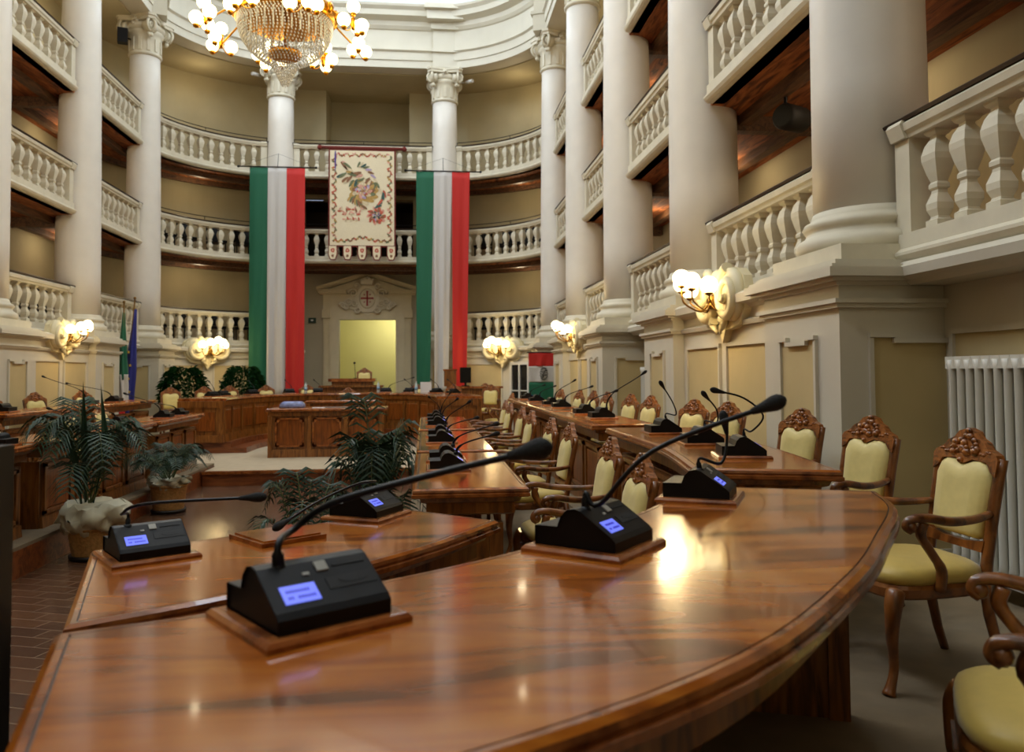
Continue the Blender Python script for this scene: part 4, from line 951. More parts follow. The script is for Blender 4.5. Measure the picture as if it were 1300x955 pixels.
for s, lab, xs, ztop, zb in ((-1, 'left', (-2.93, -2.46, -1.97, -1.49), 6.90, .80), (1, 'right', (1.47, 1.95, 2.44, 2.93), 6.88, .85)):
    r_ = root('tricolour_flag', ((xs[0]+xs[3])/2, 21.7, ztop), 'long vertical green-white-red flag hanging %s of the tapestry' % lab, 'flag')
    sk = 0 if s < 0 else -.12
    cloth(xs[0], xs[1], zb, ztop, 21.70, .035, 2.0, 1.0, skew=sk).build('green_band', FG, r_)
    cloth(xs[1], xs[2], zb+.05, ztop, 21.70, .045, 3.0, .4, nx=40, nz=44, skew=sk).build('white_band', FWH, r_)
    cloth(xs[2], xs[3], zb, ztop, 21.70, .035, 2.2, 2.0, skew=sk).build('red_band', FR, r_)
    mb = MB(); mb.tube([(xs[0]-.27, 21.7, ztop+.02), (xs[3]+.27, 21.7, ztop+.02)], .018, 8); mb.ball((xs[0]-.29, 21.7, ztop+.02), .035, 8); mb.ball((xs[3]+.29, 21.7, ztop+.02), .035, 8); mb.build('rod', IRON, r_)
    c = (xs[0]+xs[3])/2; mb = MB(); mb.tube([(c, 21.72, ztop+.03), (c, 21.85, ztop+.42)], .008, 5)
    mb.tube([(xs[0]-.2, 21.7, ztop+.03), (c, 21.85, ztop+.42), (xs[3]+.2, 21.7, ztop+.03)], .003, 4); mb.build('hanging_cord', IRON, r_)
# tapestry
r_ = root('tapestry', (0, 22.1, 7.6), 'cream floral tapestry with red border and five tabs hanging from the top balustrade', 'tapestry')
TAPC = mat('tapestry_ground', rgb(226, 212, 180), .9, noise=.08, nscale=60, bump=.3); TAPR = mat('tapestry_border', rgb(110, 40, 32), .9)
tcol = [mat('woven_'+n, c, .9, noise=.25, nscale=25) for n, c in (('rose', rgb(190, 92, 70)), ('sage', rgb(110, 116, 84)), ('ochre', rgb(184, 148, 84)), ('brown', rgb(140, 98, 70)), ('teal', rgb(60, 88, 84)), ('pink', rgb(214, 160, 140)), ('lilac', rgb(180, 160, 190)), ('violet', rgb(84, 66, 150)), ('cream', rgb(214, 196, 160)))]
yt = 22.12
def TT(a, b, c): return (a, yt-c, b)
mb = MB(); mb.slab([(-.92, 4.86), (.90, 4.86), (.90, 7.58), (-.92, 7.58)], TT, .02)
for k in range(5):
    cx_ = -.80+k*.395; mb.slab([(cx_-.125, 4.87), (cx_-.125, 4.62), (cx_-.07, 4.49), (cx_+.07, 4.49), (cx_+.125, 4.62), (cx_+.125, 4.87)], TT, .02)
mb.build('red_backing', TAPR, r_)
mb = MB(); mb.slab([(-.88, 4.90), (.86, 4.90), (.86, 7.52), (-.88, 7.52)], lambda a, b, c: TT(a, b, .02+c), .004)
for k in range(5):
    cx_ = -.80+k*.395; mb.slab([(cx_-.10, 4.88), (cx_-.10, 4.64), (cx_-.055, 4.52), (cx_+.055, 4.52), (cx_+.10, 4.64), (cx_+.10, 4.88)], lambda a, b, c: TT(a, b, .02+c), .004)
gr = mb.build('woven_ground', TAPC, r_)
rnd = random.Random(11)
def blob(mb, cx, cz, rx, rz, rot=0, mi=0, d=.026):
    c_, s_ = math.cos(rot), math.sin(rot)
    pts = []
    for k in range(14):
        a = 2*PI*k/14; rr = 1+.10*math.sin(3*a+cx*9); x = rx*math.cos(a)*rr; z = rz*math.sin(a)*rr; pts.append((cx+x*c_-z*s_, cz+x*s_+z*c_))
    mb.slab(pts, lambda a, b, c: TT(a, b, d+c), .003, mi)
mb = MB()
for k in range(60):                      # scroll border
    t = k/60
    for sx in (-.76, .74): blob(mb, sx+.045*math.sin(k*1.1), 5.05+t*2.35, .045, .020, 1.5*math.sin(k*1.1)+.8, rnd.choice([0, 3, 3, 1, 5, 2]), .026+.0006*(k % 4))
for k in range(34):
    t = k/33; blob(mb, -.72+t*1.42, 7.40+.035*math.sin(k*1.2), .045, .020, math.sin(k*2.2), rnd.choice([0, 5, 3, 2]))
for k in range(46):
    t = k/45; blob(mb, -.78+t*1.54, 5.02+.03*math.sin(k*1.3)+.10*math.exp(-((t-.5)*6)**2), .032, .026, math.sin(k*2.9), rnd.choice([3, 2, 3, 1, 0]), .026+.0006*(k % 4))
mb.build('scroll_border', tcol, gr)
def flower(mb, cx, cz, R_, cols, n=11, d=.03):
    for ring in range(4):
        rr = R_*(1-.25*ring)
        for k in range(n):
            a = 2*PI*k/n+ring*.5; blob(mb, cx+rr*.66*math.cos(a)+rnd.uniform(-.02, .02), cz+rr*.62*math.sin(a)+rnd.uniform(-.02, .02), rr*.26, rr*.15, a+.6, cols[(k*2+ring) % len(cols)], d+.0012*(ring*2+k % 2))
mb = MB(); blob(mb, .04, 6.42, .36, .34, 0, 2, .026); flower(mb, .04, 6.40, .46, [2, 2, 1, 2, 3, 2, 8], 13); flower(mb, .02, 6.40, .27, [5, 8, 6, 0, 8, 5], 9, .040); mb.build('wreath_motif', tcol, gr)
mb = MB(); flower(mb, .38, 5.72, .30, [0, 0, 5, 3], 10); flower(mb, .38, 5.72, .15, [4, 4, 6, 8], 7, .04); mb.build('rose_motif', tcol, gr)
mb = MB()
for k in range(16): blob(mb, -.50+.045*k, 7.10-.035*k+.08*math.sin(k), .15-.003*k, .035, -.9+.13*k, [3, 5, 1, 8, 2, 1, 3, 8][k % 8], .034+.0012*(k % 3))
for k in range(11): blob(mb, -.10+.065*k, 7.14-.009*k*k, .09, .030, 1.1-.28*k, [1, 8, 4, 1, 6, 3, 6, 8][k % 8], .032+.0012*(k % 3))
for k in range(12): blob(mb, -.60+.06*k, 6.82-.035*k+.05*math.sin(k*2), .12, .038, .5+.1*k, [4, 1, 3, 8, 3, 1, 2][k % 7], .033+.0012*(k % 3))
for k in range(9): blob(mb, -.35+.05*k, 6.20-.03*k, .10, .03, .9+.2*k, [2, 1, 3][k % 3], .031+.0012*(k % 3))
mb.build('winged_leaf_motif', tcol, gr)
mb = MB()
for k in range(20): blob(mb, -.62+.032*k, 5.84+.09*math.sin(k*1.1), .06, .026, k*.8, [0, 5, 8, 5, 0, 5, 3, 5][k % 8], .03+.001*(k % 3))
for k in range(9): blob(mb, -.50+.05*k, 5.62-.03*math.sin(k*2), .05, .022, k, [5, 8, 0][k % 3], .03+.001*(k % 3))
for k in range(7): blob(mb, .42+.03*k, 5.98+.06*k, .11, .032, .4+.25*k, [4, 4, 0, 8][k % 4], .033+.001*(k % 3))
blob(mb, -.735, 7.25, .02, .28, 0, 7, .034)
mb.build('ribbon_motif', tcol, gr)
mb = MB()
for k in range(5):
    cx_ = -.80+k*.395; blob(mb, cx_, 4.76, .055, .06, 0, 0, .026); blob(mb, cx_, 4.61, .035, .04, 0, 3, .026); blob(mb, cx_, 4.76, .025, .03, 0, 5, .03)
mb.build('tab_rosette', tcol, gr)
mb = MB(); mb.tube([(-1.12, yt, 7.60), (1.10, yt, 7.60)], .045, 10); mb.ball((-1.16, yt, 7.60), .07, 8); mb.ball((1.14, yt, 7.60), .07, 8); mb.build('wooden_rod', TAPR, r_)
# horizontal striped flag with emblem by the right rear column
r_ = root('striped_flag', (4.63, 19.1, .45), 'small red-white-green horizontal flag with black oval emblem, by the dark window', 'flag')
fx0, fx1 = 4.16, 4.80; fy = 18.95
for z0, z1, m_, n_ in ((1.54, 1.86, FR, 'red_band'), (1.16, 1.54, FWH, 'white_band'), (.42, 1.16, FG, 'green_band')):
    cloth(fx0, fx1, z0, z1, fy, .02, 2.4, .6, nx=20, nz=10).build(n_, m_, r_)
mb = MB()
for k in range(26):
    a = 2*PI*k/26; mb.box((4.52+(.078 if k % 2 else .092)*math.cos(a), fy-.035, 1.36+(.135 if k % 2 else .152)*math.sin(a)), (.024, .006, .030 if k % 2 else .018), 0)
for k in range(22): mb.box((4.52+rnd.uniform(-.05, .05), fy-.035, 1.36+rnd.uniform(-.10, .10)), (rnd.uniform(.01, .03), .006, rnd.uniform(.01, .03)))
for k in range(5): mb.box((4.505+.008*k, fy-.036, 1.30+.03*k), (.035, .006, .02), 0)
mb.build('emblem', EMBLEM, r_)
mb = MB(); mb.tube([(fx0-.04, fy, 1.87), (fx1+.04, fy, 1.87)], .012, 6); mb.tube([(4.43, fy+.04, .15), (4.43, fy+.02, 1.87)], .014, 6); mb.box((4.43, fy+.04, .165), (.3, .3, .03)); mb.build('stand', IRON, r_)
# dark casement window in the rear wall
r_ = root('window_20', (4.05, 21.0, .9), kind='structure')
cpt, ca_ = along(ARC_R, plen(ARC_R)*.36); nrm = Vector((math.sin(ca_), -math.cos(ca_), 0)); cp3 = Vector((cpt[0], cpt[1], 0))-nrm*.25; tn = Vector((math.cos(ca_), math.sin(ca_), 0))
def TW(a, b, c): v = cp3+tn*a-nrm*c; return (v.x, v.y, b)
mb = MB()
for a0, a1, b0, b1 in ((-.36, -.29, .2, 1.68), (.29, .36, .2, 1.68), (-.29, .29, 1.6, 1.68), (-.29, .29, .2, .28), (-.02, .03, .28, 1.6), (-.29, .29, .9, .93)): mb.slab([(a0, b0), (a1, b0), (a1, b1), (a0, b1)], TW, .06)
mb.build('window_frame', WHITEF, r_)
mb = MB(); mb.slab([(-.29, .28), (.29, .28), (.29, 1.6), (-.29, 1.6)], TW, .02); mb.build('pane', DARKG, r_)
# furled flags on poles in the left recess
def furled(x, y, z0, h, bands, label, lean, w_=.16):
    r_ = root('furled_flag', (x, y, z0), label, 'flag')
    top = Vector((x+lean[0], y+lean[1], z0+h)); b = Vector((x, y, z0))
    mb = MB(); mb.tube([b, top], .016, 8); mb.lathe([(.16, 0), (.17, .02), (.10, .05), (.04, .08)], (x, y, z0), 16); mb.ball(tuple(top+Vector((0, 0, .03))), .03, 8); mb.build('pole', OLDBRASS, r_)
    for (t0, t1, m_, nm, dx) in bands:
        mb = MB(); rings = []
        for k in range(13):
            t = t0+(t1-t0)*k/12; c = b.lerp(top, t); prof = w_*(.18+1.0*min(1, (1-t)*1.9))
            ring = []
            for q in range(20):
                a = 2*PI*q/20; rr = prof*(.55+.28*math.sin(4*a+k*.25)); ring.append((c.x+dx+rr*math.cos(a), c.y+rr*.7*math.sin(a), c.z))
            rings.append(ring)
        mb.rings(rings, sm=True); mb.build(nm, m_, r_)
    return r_
furled(-4.50, 17.2, .15, 2.72, [(.42, .93, FG, 'green_band', 0), (.25, .46, FWH, 'white_band', .02), (.08, .27, FR, 'red_band', -.04)], 'furled green, white and red flag on a pole in the left wall recess', (.0, .1), .12)
bf = furled(-4.62, 17.7, .0, 3.0, [(.08, .93, FB, 'blue_cloth', .03)], 'furled deep blue flag on a leaning pole left of the rear columns', (.16, .1), .13)
mb = MB()
for q in range(5):
    z_ = .75+.28*q; mb.slab([((.035 if k % 2 == 0 else .015)*math.sin(2*PI*k/10), (.035 if k % 2 == 0 else .015)*math.cos(2*PI*k/10)) for k in range(10)], lambda a, b, c, z_=z_: (-4.50+.02*math.sin(z_*9)+a, 17.64-c, z_+b), .01)
st = mb.build('gold_star', GOLDSTAR); st.parent = bpy.data.objects[bf.name]; st.location = -Vector(bf.location)
# ------------------------------------------------------------------ wall sconces
def make_sconce():
    t = lproto('wall_sconce')
    mb = MB()
    mb.slab([(0, -.40), (.08, -.28), (.24, -.27), (.40, -.24), (.52, -.12), (.56, .04), (.52, .18), (.40, .26), (.26, .27), (.14, .20), (0, .24), (-.14, .20), (-.26, .27), (-.40, .26), (-.52, .18), (-.56, .04), (-.52, -.12), (-.40, -.24), (-.24, -.27), (-.08, -.28)], lambda a, b, c: (a, -c, b), .08)
    for s in (-1, 1):
        pts = []
        for q in range(36):
            tt = q/35; a = PI*.55+tt*2*PI*1.7; rr = .235*(1-tt)+.02; pts.append((s*(.29+rr*math.cos(a)), -.12-.07*tt, .03+rr*math.sin(a)))
        mb.tube(pts, [.055*(1-.55*q/35) for q in range(36)], 8)
        mb.rings([[(s*(.29+r_*math.cos(k*PI/10)), -y_, .03+r_*math.sin(k*PI/10)) for k in range(20)] for r_, y_ in ((.25, .06), (.24, .13), (.15, .15), (.05, .17))], sm=True)
        pts = [(s*(.10+.05*math.sin(q*.5)), -.12, -.18-.012*q) for q in range(12)]
        mb.tube(pts, [.05*(1-q/14) for q in range(12)], 8)
    mb.ball((0, -.10, .20), .10, 12, 0, 1.0, 1.2, .8)
    mb.build('plaster_cartouche', mat('sconce_plaster', rgb(226, 214, 176), .5), t)
    mb = MB(); mb.lathe([(.05, -.06), (.06, -.02), (.04, .02), (.055, .05), (.02, .08)], (0, -.16, -.02), 14)
    mb.tube([(0, -.08, 0), (0, -.22, -.01)], .03, 10); mb.build('brass_rosette', OLDBRASS, t)
    for k, (ax, ay, az) in enumerate(((-.26, -.30, .12), (-.14, -.42, .17), (0, -.47, .21), (.14, -.42, .17), (.26, -.30, .12))):
        mb = MB(); mb.tube(smooth([(0, -.20, -.02), (ax*.5, ay*.62, -.10), (ax*.95, ay*.95, -.02), (ax, ay, az-.09)], 6), .008, 6); mb.lathe([(.01, -.10), (.035, -.085), (.04, -.07), (.02, -.065)], (ax, ay, az), 12); ar = mb.build('brass_arm', OLDBRASS, t)
        MB().ball((ax, ay, az), .082, 18).build('glass_globe', GLOBE, ar)
    return t
sc0 = make_sconce(); nsc = [0]
def sconce(x, y, z, rz, label, sc_=1.0):
    t = sc0 if nsc[0] == 0 else copy_tree(sc0); nsc[0] += 1
    t.location = (x, y, z); t.rotation_euler = (0, 0, rz); t.scale = (sc_, sc_, sc_); tag(t, label, 'wall lamp', 'wall sconces')
    l = bpy.data.lights.new('sconce_glow', 'POINT'); l.energy = SCP; l.color = (1, .72, .34); l.shadow_soft_size = .12
    o = bpy.data.objects.new('sconce_glow', l); COL.objects.link(o)
    d = Vector((math.sin(rz), -math.cos(rz), 0)); o.location = Vector((x, y, z+.14))+d*.58
SCP = 26
sconce(4.56, 7.25, 2.05, R_(-90), 'large plaster wall sconce with lit globes above the nearer right-hand armchairs')
sconce(4.56, 14.5, 2.05, R_(-90), 'plaster wall sconce above the striped flag on the right wall')
sconce(-4.56, 14.5, 2.05, R_(90), 'plaster wall sconce with lit globes on the left wall over the palm')
for P_, lab in ((ARC_R, 'right'), (ARC_L, 'left')):
    (x, y), a = along(P_, plen(P_)*.52); n_ = Vector((math.sin(a), -math.cos(a), 0)); p = Vector((x, y, 0))-n_*.22
    face = math.atan2(-n_.y, -n_.x)      # direction into the hall
    sconce(p.x, p.y, 2.0, face+PI/2, 'shell-shaped plaster sconce of lit globes on the %s rear curved wall' % lab, 1.22)
# ------------------------------------------------------------------ chandelier
ch = root('chandelier', (0, 9.9, 5.0), 'large gilt and crystal chandelier with clusters of lit globes above the hall', 'chandelier')
cx, cy = 0, 9.9
GILT = mat('gilt_band', rgb(214, 148, 40), .28, metal=1)
mb = MB(); mb.lathe([(.565, 5.70), (.60, 5.71), (.605, 5.80), (.59, 5.92), (.57, 5.93), (.56, 5.72)], (cx, cy, 0), 48)
for k in range(16):
    a = 2*PI*k/16; mb.ball((cx+.605*math.cos(a), cy+.605*math.sin(a), 5.81), .05, 8, 0, 1.4)
mb.build('gilt_ring', GILT, ch)
rnd = random.Random(5)
def gem(mb, x, y, z, r, h):
    vs = [(x, y, z+h), (x, y, z-h)]+[(x+r*math.cos(a*PI/2+.4), y+r*math.sin(a*PI/2+.4), z) for a in range(4)]
    mb.add(vs, [(0, 2, 3), (0, 3, 4), (0, 4, 5), (0, 5, 2), (1, 3, 2), (1, 4, 3), (1, 5, 4), (1, 2, 5)])
PR = [(.57, 5.70), (.56, 5.60), (.52, 5.48), (.44, 5.36), (.33, 5.26), (.20, 5.19)]
def prz(t):
    t *= len(PR)-1; i = min(int(t), len(PR)-2); f = t-i; return PR[i][0]*(1-f)+PR[i+1][0]*f, PR[i][1]*(1-f)+PR[i+1][1]*f
mb = MB()
for ring in range(20):
    R1, z = prz(ring/19); n = max(16, int(R1*2*PI/.042))
    for k in range(n):
        a = 2*PI*(k+.5*(ring % 2))/n; gem(mb, cx+R1*math.cos(a), cy+R1*math.sin(a), z, .012, .018)
mb.build('crystal_basket', CRYSTAL, ch)
mb = MB()
for k in range(30):
    a = 2*PI*k/30; x, y = cx+.50*math.cos(a), cy+.50*math.sin(a); mb.add([(x-.012, y, 5.72), (x+.012, y, 5.72), (x+.008, y+.01, 5.44), (x-.008, y-.01, 5.44), (x, y+.015, 5.58), (x, y-.015, 5.58)], [(0, 1, 4), (0, 5, 1), (1, 2, 4), (1, 5, 2), (2, 3, 4), (2, 5, 3), (3, 0, 4), (3, 5, 0)])
mb.build('crystal_prism_fringe', CRYSTAL, ch)
mb = MB(); mb.lathe([(.17, 5.26), (.19, 5.27), (.195, 5.33), (.18, 5.34), (.165, 5.33), (.165, 5.27)], (cx, cy, 0), 32); mb.build('lower_gilt_ring', GILT, ch)
mb = MB()
for ring in range(9):
    t = ring/8; R1 = .155*(1-t*.75); z = 5.16-.24*t; n = max(6, int(R1*2*PI/.03))
    for k in range(n): a = 2*PI*k/n+ring*.3; gem(mb, cx+R1*math.cos(a), cy+R1*math.sin(a), z, .012, .018)
mb.build('crystal_drop', CRYSTAL, ch)
mb = MB(); mb.tube([(cx, cy, 5.30), (cx, cy, 15.2)], .018, 8); mb.lathe([(.04, 5.8), (.09, 5.9), (.05, 6.2), (.1, 6.4), (.03, 6.7)], (cx, cy, 0), 16)
for k in range(6): a = 2*PI*k/6; mb.tube([(cx+.57*math.cos(a), cy+.57*math.sin(a), 5.9), (cx+.3*math.cos(a), cy+.3*math.sin(a), 6.3), (cx, cy, 6.5)], .014, 6)
mb.build('central_rod', GILT, ch)
for k in range(8):
    a = 2*PI*(k+.5)/8; d = Vector((math.cos(a), math.sin(a), 0)); s_ = Vector((-d.y, d.x, 0)); hub = Vector((cx, cy, 5.54))+d*.92
    mb = MB(); mb.tube(smooth([Vector((cx, cy, 5.82))+d*.59, Vector((cx, cy, 5.70))+d*.72, hub], 5), .012, 8); mb.lathe([(.015, -.05), (.03, 0), (.02, .05), (.03, .08), (.01, .12)], tuple(hub), 12); arm = mb.build('gilt_arm', GILT, ch)
    for j, (o1, o2, oz) in enumerate(((.11, .02, .0), (-.02, .15, .05), (-.04, -.15, .02), (.02, -.03, .22))):
        g = hub+d*o1+s_*o2+Vector((0, 0, oz))
        mb = MB(); mb.tube(smooth([hub, hub+(g-hub)*.5+Vector((0, 0, -.09)), g+Vector((0, 0, -.12))], 5), .006, 6); mb.lathe([(.012, -.12), (.03, -.11), (.035, -.08), (.02, -.075)], tuple(g), 10); cu = mb.build('candle_cup', GILT, arm)
        MB().ball(tuple(g), .080, 16).build('glass_globe', GLOBE, cu)
l = bpy.data.lights.new('chandelier_glow', 'POINT'); l.energy = 170; l.color = (1, .78, .45); l.shadow_soft_size = .5
o = bpy.data.objects.new('chandelier_glow', l); COL.objects.link(o); o.location = (0, 9.9, 6.9)
# ------------------------------------------------------------------ radiators
def radiator(x, y0, n, z0, h, label, pitch=.074):
    r_ = root('radiator', (x, y0, z0), label, 'radiator')
    for k in range(n):
        y = y0+k*pitch; mb = MB()
        for dx in (-.055, 0, .055):
            mb.tube([(x+dx, y, z0+.12), (x+dx, y, z0+.20), (x+dx, y, z0+.04+h), (x+dx, y, z0+.10+h)], [.034, .0225, .0225, .034], 8)
        mb.box((x, y, z0+.13), (.15, pitch*.98, .06)); mb.box((x, y, z0+.085+h), (.15, pitch*.98, .07))
        mb.build('radiator_column', RADIATOR, r_)
    for y in (y0, y0+(n-1)*pitch): MB().box((x, y, z0+.05), (.08, .04, .10)).build('foot', RADIATOR, r_)
radiator(4.78, 3.13, 17, .15, 1.19, 'tall cream column radiator behind the nearest whole armchair')
radiator(4.95, 10.75, 12, .15, 1.19, 'narrow slice of cream radiator in the farther wall recess')
# ------------------------------------------------------------------ plants
def frond(mb, base, ang, length, rise, droop, n=22, lw=.20, w=.016, rnd=random):
    d = Vector((math.cos(ang), math.sin(ang), 0)); pts = []
    for k in range(n+1):
        t = k/n; pts.append(Vector(base)+d*length*(t**.9)*(.35+.65*droop)*1.0+Vector((0, 0, rise*math.sin(min(1.0, t)*PI*(.5+.32*droop)))))
    mb.tube(pts, [.007*(1-.7*k/n) for k in range(n+1)], 4, 1)
    s_ = Vector((-d.y, d.x, 0))
    for k in range(4, n+1):
        t = k/n; tang = (pts[k]-pts[k-1]).normalized(); L = lw*(.45+1.1*math.sin(PI*min(1, t*.92)))*rnd.uniform(.85, 1.1)
        up_ = s_.cross(tang)
        for sd in (-1, 1):
            dir_ = (s_*sd*.85+tang*.55).normalized(); a = pts[k]; m_ = a+dir_*L*.55+up_*(-.0)+Vector((0, 0, -.02*L)); e = a+dir_*L+Vector((0, 0, -.38*L))
            q = tang*w*.9
            mb.add([a-q*.5, a+q*.5, m_+q, e, m_-q, a+Vector((0, 0, .002))], [(0, 1, 2, 4), (4, 2, 3)], 0)
def palm(x, y, z, n, length, rise, label, seed, lw=.2, name='potted_palm', z0=None, spread=(0, 2*PI), blades=0, w=.016, group=None, up=0):
    rnd = random.Random(seed); r_ = root(name, (x, y, z), label, 'plant', group)
    fr = MB()
    for k in range(n):
        a = spread[0]+(spread[1]-spread[0])*(k+rnd.uniform(-.3, .3))/n
        dr = rnd.uniform(.45, 1.0); frond(fr, (x+rnd.uniform(-.04, .04), y+rnd.uniform(-.04, .04), z+.02+up*rnd.random()), a, length*rnd.uniform(.7, 1.05), rise*rnd.uniform(.6, 1.05)*(1.1-.35*dr), dr, lw=lw, rnd=rnd, w=w)
    fr.build('fronds', [LEAF, STEMG], r_)
    if blades:
        mb = MB()
        for k in range(blades):
            a = rnd.uniform(0, 6.28); dx, dy = .10*math.cos(a), .10*math.sin(a); h = rise*rnd.uniform(1.1, 1.5)
            mb.add([(x+dx*.3, y+dy*.3, z), (x+dx*1.6-.03, y+dy*1.6, z+h*.6), (x+dx*2.4-.06*(k % 3), y+dy*2.4, z+h), (x+dx*1.6+.03, y+dy*1.6+.01, z+h*.6), (x+dx*1.6, y+dy*1.6+.015, z+h*.6)], [(0, 1, 2, 4), (0, 4, 2, 3)], 0)
        mb.build('young_blades', LEAF, r_)
    return r_
def basket(x, y, label, R=.21, h=.30, tulle=.5):
    r_ = root('wicker_basket', (x, y, FL), label, 'basket', None)
    mb = MB(); n = 14; prof = []
    for k in range(n+1):
        t = k/n; prof.append((R*(.80+.2*t)+.005*(k % 2), .03+h*t))
    prof += [(R*1.0-.015, .03+h), (R*.8, .03+h*.85)]; mb.lathe(prof, (x, y, FL), 28); b_ = mb.build('woven_body', WICKER, r_)
    for k in range(28):
        a = 2*PI*k/28; mb = MB()
    mb = MB(); mb.lathe([(R*1.02, h+.005), (R*1.06, h+.02), (R*1.02, h+.04), (R*.98, h+.02)], (x, y, FL), 28); mb.build('rim', WICKER, r_)
    mb = MB(); mb.lathe([(R*.86, 0), (R*.95, .015), (R*.95, .04), (R*.86, .04)], (x, y, FL), 24); mb.build('saucer', SAUCER, r_)
    rnd = random.Random(int(x*100)); mb = MB(); rings = []
    for k in range(7):
        t = k/6; ring = []
        for q in range(40):
            a = 2*PI*q/40; rr = R*(.9+.5*tulle*math.sin(t*PI*.8)+.13*math.sin(7*a+k)+.16*rnd.uniform(-1, 1)); ring.append((x+rr*math.cos(a), y+rr*math.sin(a), FL+.03+h+tulle*.30*(t-.2)+.02*math.sin(5*a+k*2)+.02*rnd.uniform(-1, 1)))
        rings.append(ring)
    mb.rings(rings, sm=True); mb.build('tulle_wrap', TULLE, r_)
    return r_
basket(-1.27, 7.65, 'wicker basket wrapped in white tulle at the foot of the left desks', .22, .26, .8)
palm(-1.36, 7.70, .05, 17, .72, .88, 'tall dark palm rising from the tulle-wrapped basket', 4, lw=.17, blades=3, w=.012, up=.35)
basket(-1.36, 10.05, 'plain wicker basket on a black saucer by the desk corner', .21, .30, .35)
palm(-1.38, 10.08, .08, 26, .62, .50, 'bushy fern-like plant spilling over the plain wicker basket', 9, lw=.12, w=.008)
palm(1.30, 6.3, -.22, 20, .42, 1.25, 'dark palm standing on the floor before the inner desk file', 14, lw=.16, w=.012, up=.2)
palm(1.0, 5.0, -.22, 12, .52, 1.08, 'smaller feathery palm on the floor behind the wedge desk', 21, lw=.10, w=.009)
for x, y, lab in ((1.30, 6.3, 'taller palm'), (1.0, 5.0, 'smaller feathery palm')):
    r_ = root('plant_pot', (x, y, FL), 'dark round pot holding the %s' % lab, 'pot')
    mb = MB(); mb.lathe([(.11, 0), (.15, .02), (.17, .20), (.18, .22), (.165, .22), (.15, .18)], (x, y, FL), 24); mb.build('pot_body', SAUCER, r_)
    mb = MB(); mb.lathe([(.155, .17), (.05, .185)], (x, y, FL), 24); mb.build('soil', SOIL, r_)
def bush(x, y, z, R, H, label, seed, n=2200, ps=.10):
    rnd = random.Random(seed); r_ = root('bushy_shrub', (x, y, z), label, 'plant', 'bushes behind the dais')
    mb = MB()
    for k in range(n):
        a = rnd.uniform(0, 2*PI); e = rnd.uniform(-.3, 1); rr = R*math.sqrt(max(0, 1-e*e*.8))*rnd.uniform(.6, 1)
        c = Vector((x+rr*math.cos(a), y+rr*math.sin(a), z+H*.62+H*.38*e))
        o_ = Vector((math.cos(a)+rnd.uniform(-.8, .8), math.sin(a)+rnd.uniform(-.8, .8), rnd.uniform(-.5, .5))).normalized(); s_ = o_.cross(Vector((rnd.uniform(-1, 1), rnd.uniform(-1, 1), rnd.uniform(-1, 1)))).normalized()
        L = ps*rnd.uniform(.8, 1.4); mb.add([c, c+o_*L*.5+s_*L*.20, c+o_*L+Vector((0, 0, -L*.25)), c+o_*L*.5-s_*L*.20], [(0, 1, 2, 3)], 0)
    mb.build('foliage', LEAF2, r_)
    mb = MB(); 
    for k in range(7): a = k; mb.tube([(x+.03*math.cos(a), y+.03*math.sin(a), z+.2), (x+.25*R*math.cos(a*2), y+.25*R*math.sin(a*2), z+H*.8)], .01, 5)
    mb.build('stems', STEMG, r_)
    mb = MB(); mb.lathe([(.14, 0), (.20, .30), (.21, .33), (.18, .33)], (x, y, z), 20); mb.build('pot', SAUCER, r_)
bush(-3.75, 18.9, -.05, .50, 1.60, 'dense leafy bush at the left rear curve beside the column', 31)
bush(-2.70, 20.1, -.05, .50, 1.62, 'dense leafy bush before the green stripe of the left flag', 32)
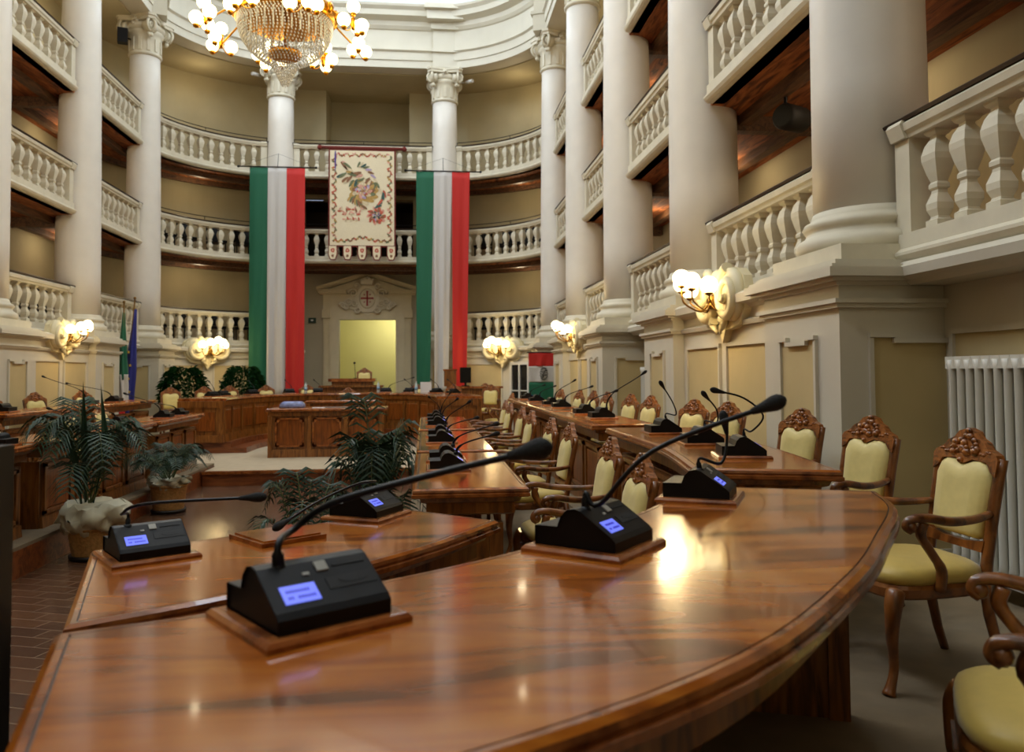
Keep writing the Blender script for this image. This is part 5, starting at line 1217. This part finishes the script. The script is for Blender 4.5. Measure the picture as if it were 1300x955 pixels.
# ------------------------------------------------------------------ loudspeakers, cameras
r_ = root('loudspeaker', (5.9, 7.9, 3.9), 'black loudspeaker hanging under the wooden gallery ceiling between two columns', 'loudspeaker')
mb = MB(); mb.tube([(5.46, 8.0, 4.09), (5.50, 8.03, 4.09), (5.76, 8.2, 4.11), (5.80, 8.22, 4.11)], [.11, .14, .14, .11], 20); mb.build('housing', BLACK2, r_)
mb = MB(); mb.tube([(5.55, 8.1, 4.2), (5.55, 8.1, 4.44)], .02, 6); mb.build('bracket', IRON, r_)
r_ = root('loudspeaker', (-5.1, 19.2, 9.4), 'small black loudspeaker fixed beside the left rear capital', 'loudspeaker')
mb = MB(); mb.box((-5.35, 19.35, 9.35), (.22, .2, .34), .3); mb.build('housing', BLACK, r_)
mb = MB(); mb.tube([(-5.35, 19.35, 9.35), (-5.2, 19.8, 9.4)], .02, 6); mb.build('bracket', IRON, r_)
for s in (-1, 1):
    r_ = root('security_camera', (s*2.9, 22.4, 9.6), 'small white camera on the wall beside the %s rear capital' % ('left' if s < 0 else 'right'), 'camera')
    x = -2.80 if s < 0 else 2.86
    mb = MB(); mb.tube([(x, 22.35, 9.62), (x+s*.18, 22.15, 9.60)], .05, 10); mb.build('housing', WHITEF, r_)
    mb = MB(); mb.tube([(x-s*.30, 22.45, 9.62), (x, 22.35, 9.62)], .015, 6); mb.build('bracket', WHITEF, r_)
r_ = root('loudspeaker', (.72, 1.62, .0), 'tall black upright block of unknown kind cut by the left frame edge, very near and blurred', 'loudspeaker')  # stand-in block for a near dark blur of unknown kind
mb = MB(); mb.bbox(.50, .862, 1.45, 1.75, 0, 1.24); mb.build('housing', BLACK, r_)
mb = MB(); mb.bbox(.52, .842, 1.435, 1.45, .05, 1.17); mb.build('front_sheet', BLACK2, r_)
r_ = root('laptop_screen', (5.9, 5.6, 3.0), 'bluish lit screen seen between the balusters of the lowest nearest gallery', 'screen')
mb = MB(); mb.box((6.1, 4.9, 2.75), (.03, .42, .26), -.3); mb.build('screen_housing', BLACK, r_)
mb = MB(); mb.box((6.08, 4.9, 2.75), (.01, .38, .22), -.3); mb.build('lit_display', mat('pale_display', rgb(190, 205, 240), .3, emit=rgb(190, 205, 245), es=.7), r_)
mb = MB(); mb.bbox(5.95, 6.35, 4.6, 5.2, 2.24, 2.60); mb.build('stand', BODYW, r_)
for o in list(bpy.data.objects):
    if '_o' in o: del o['_o']
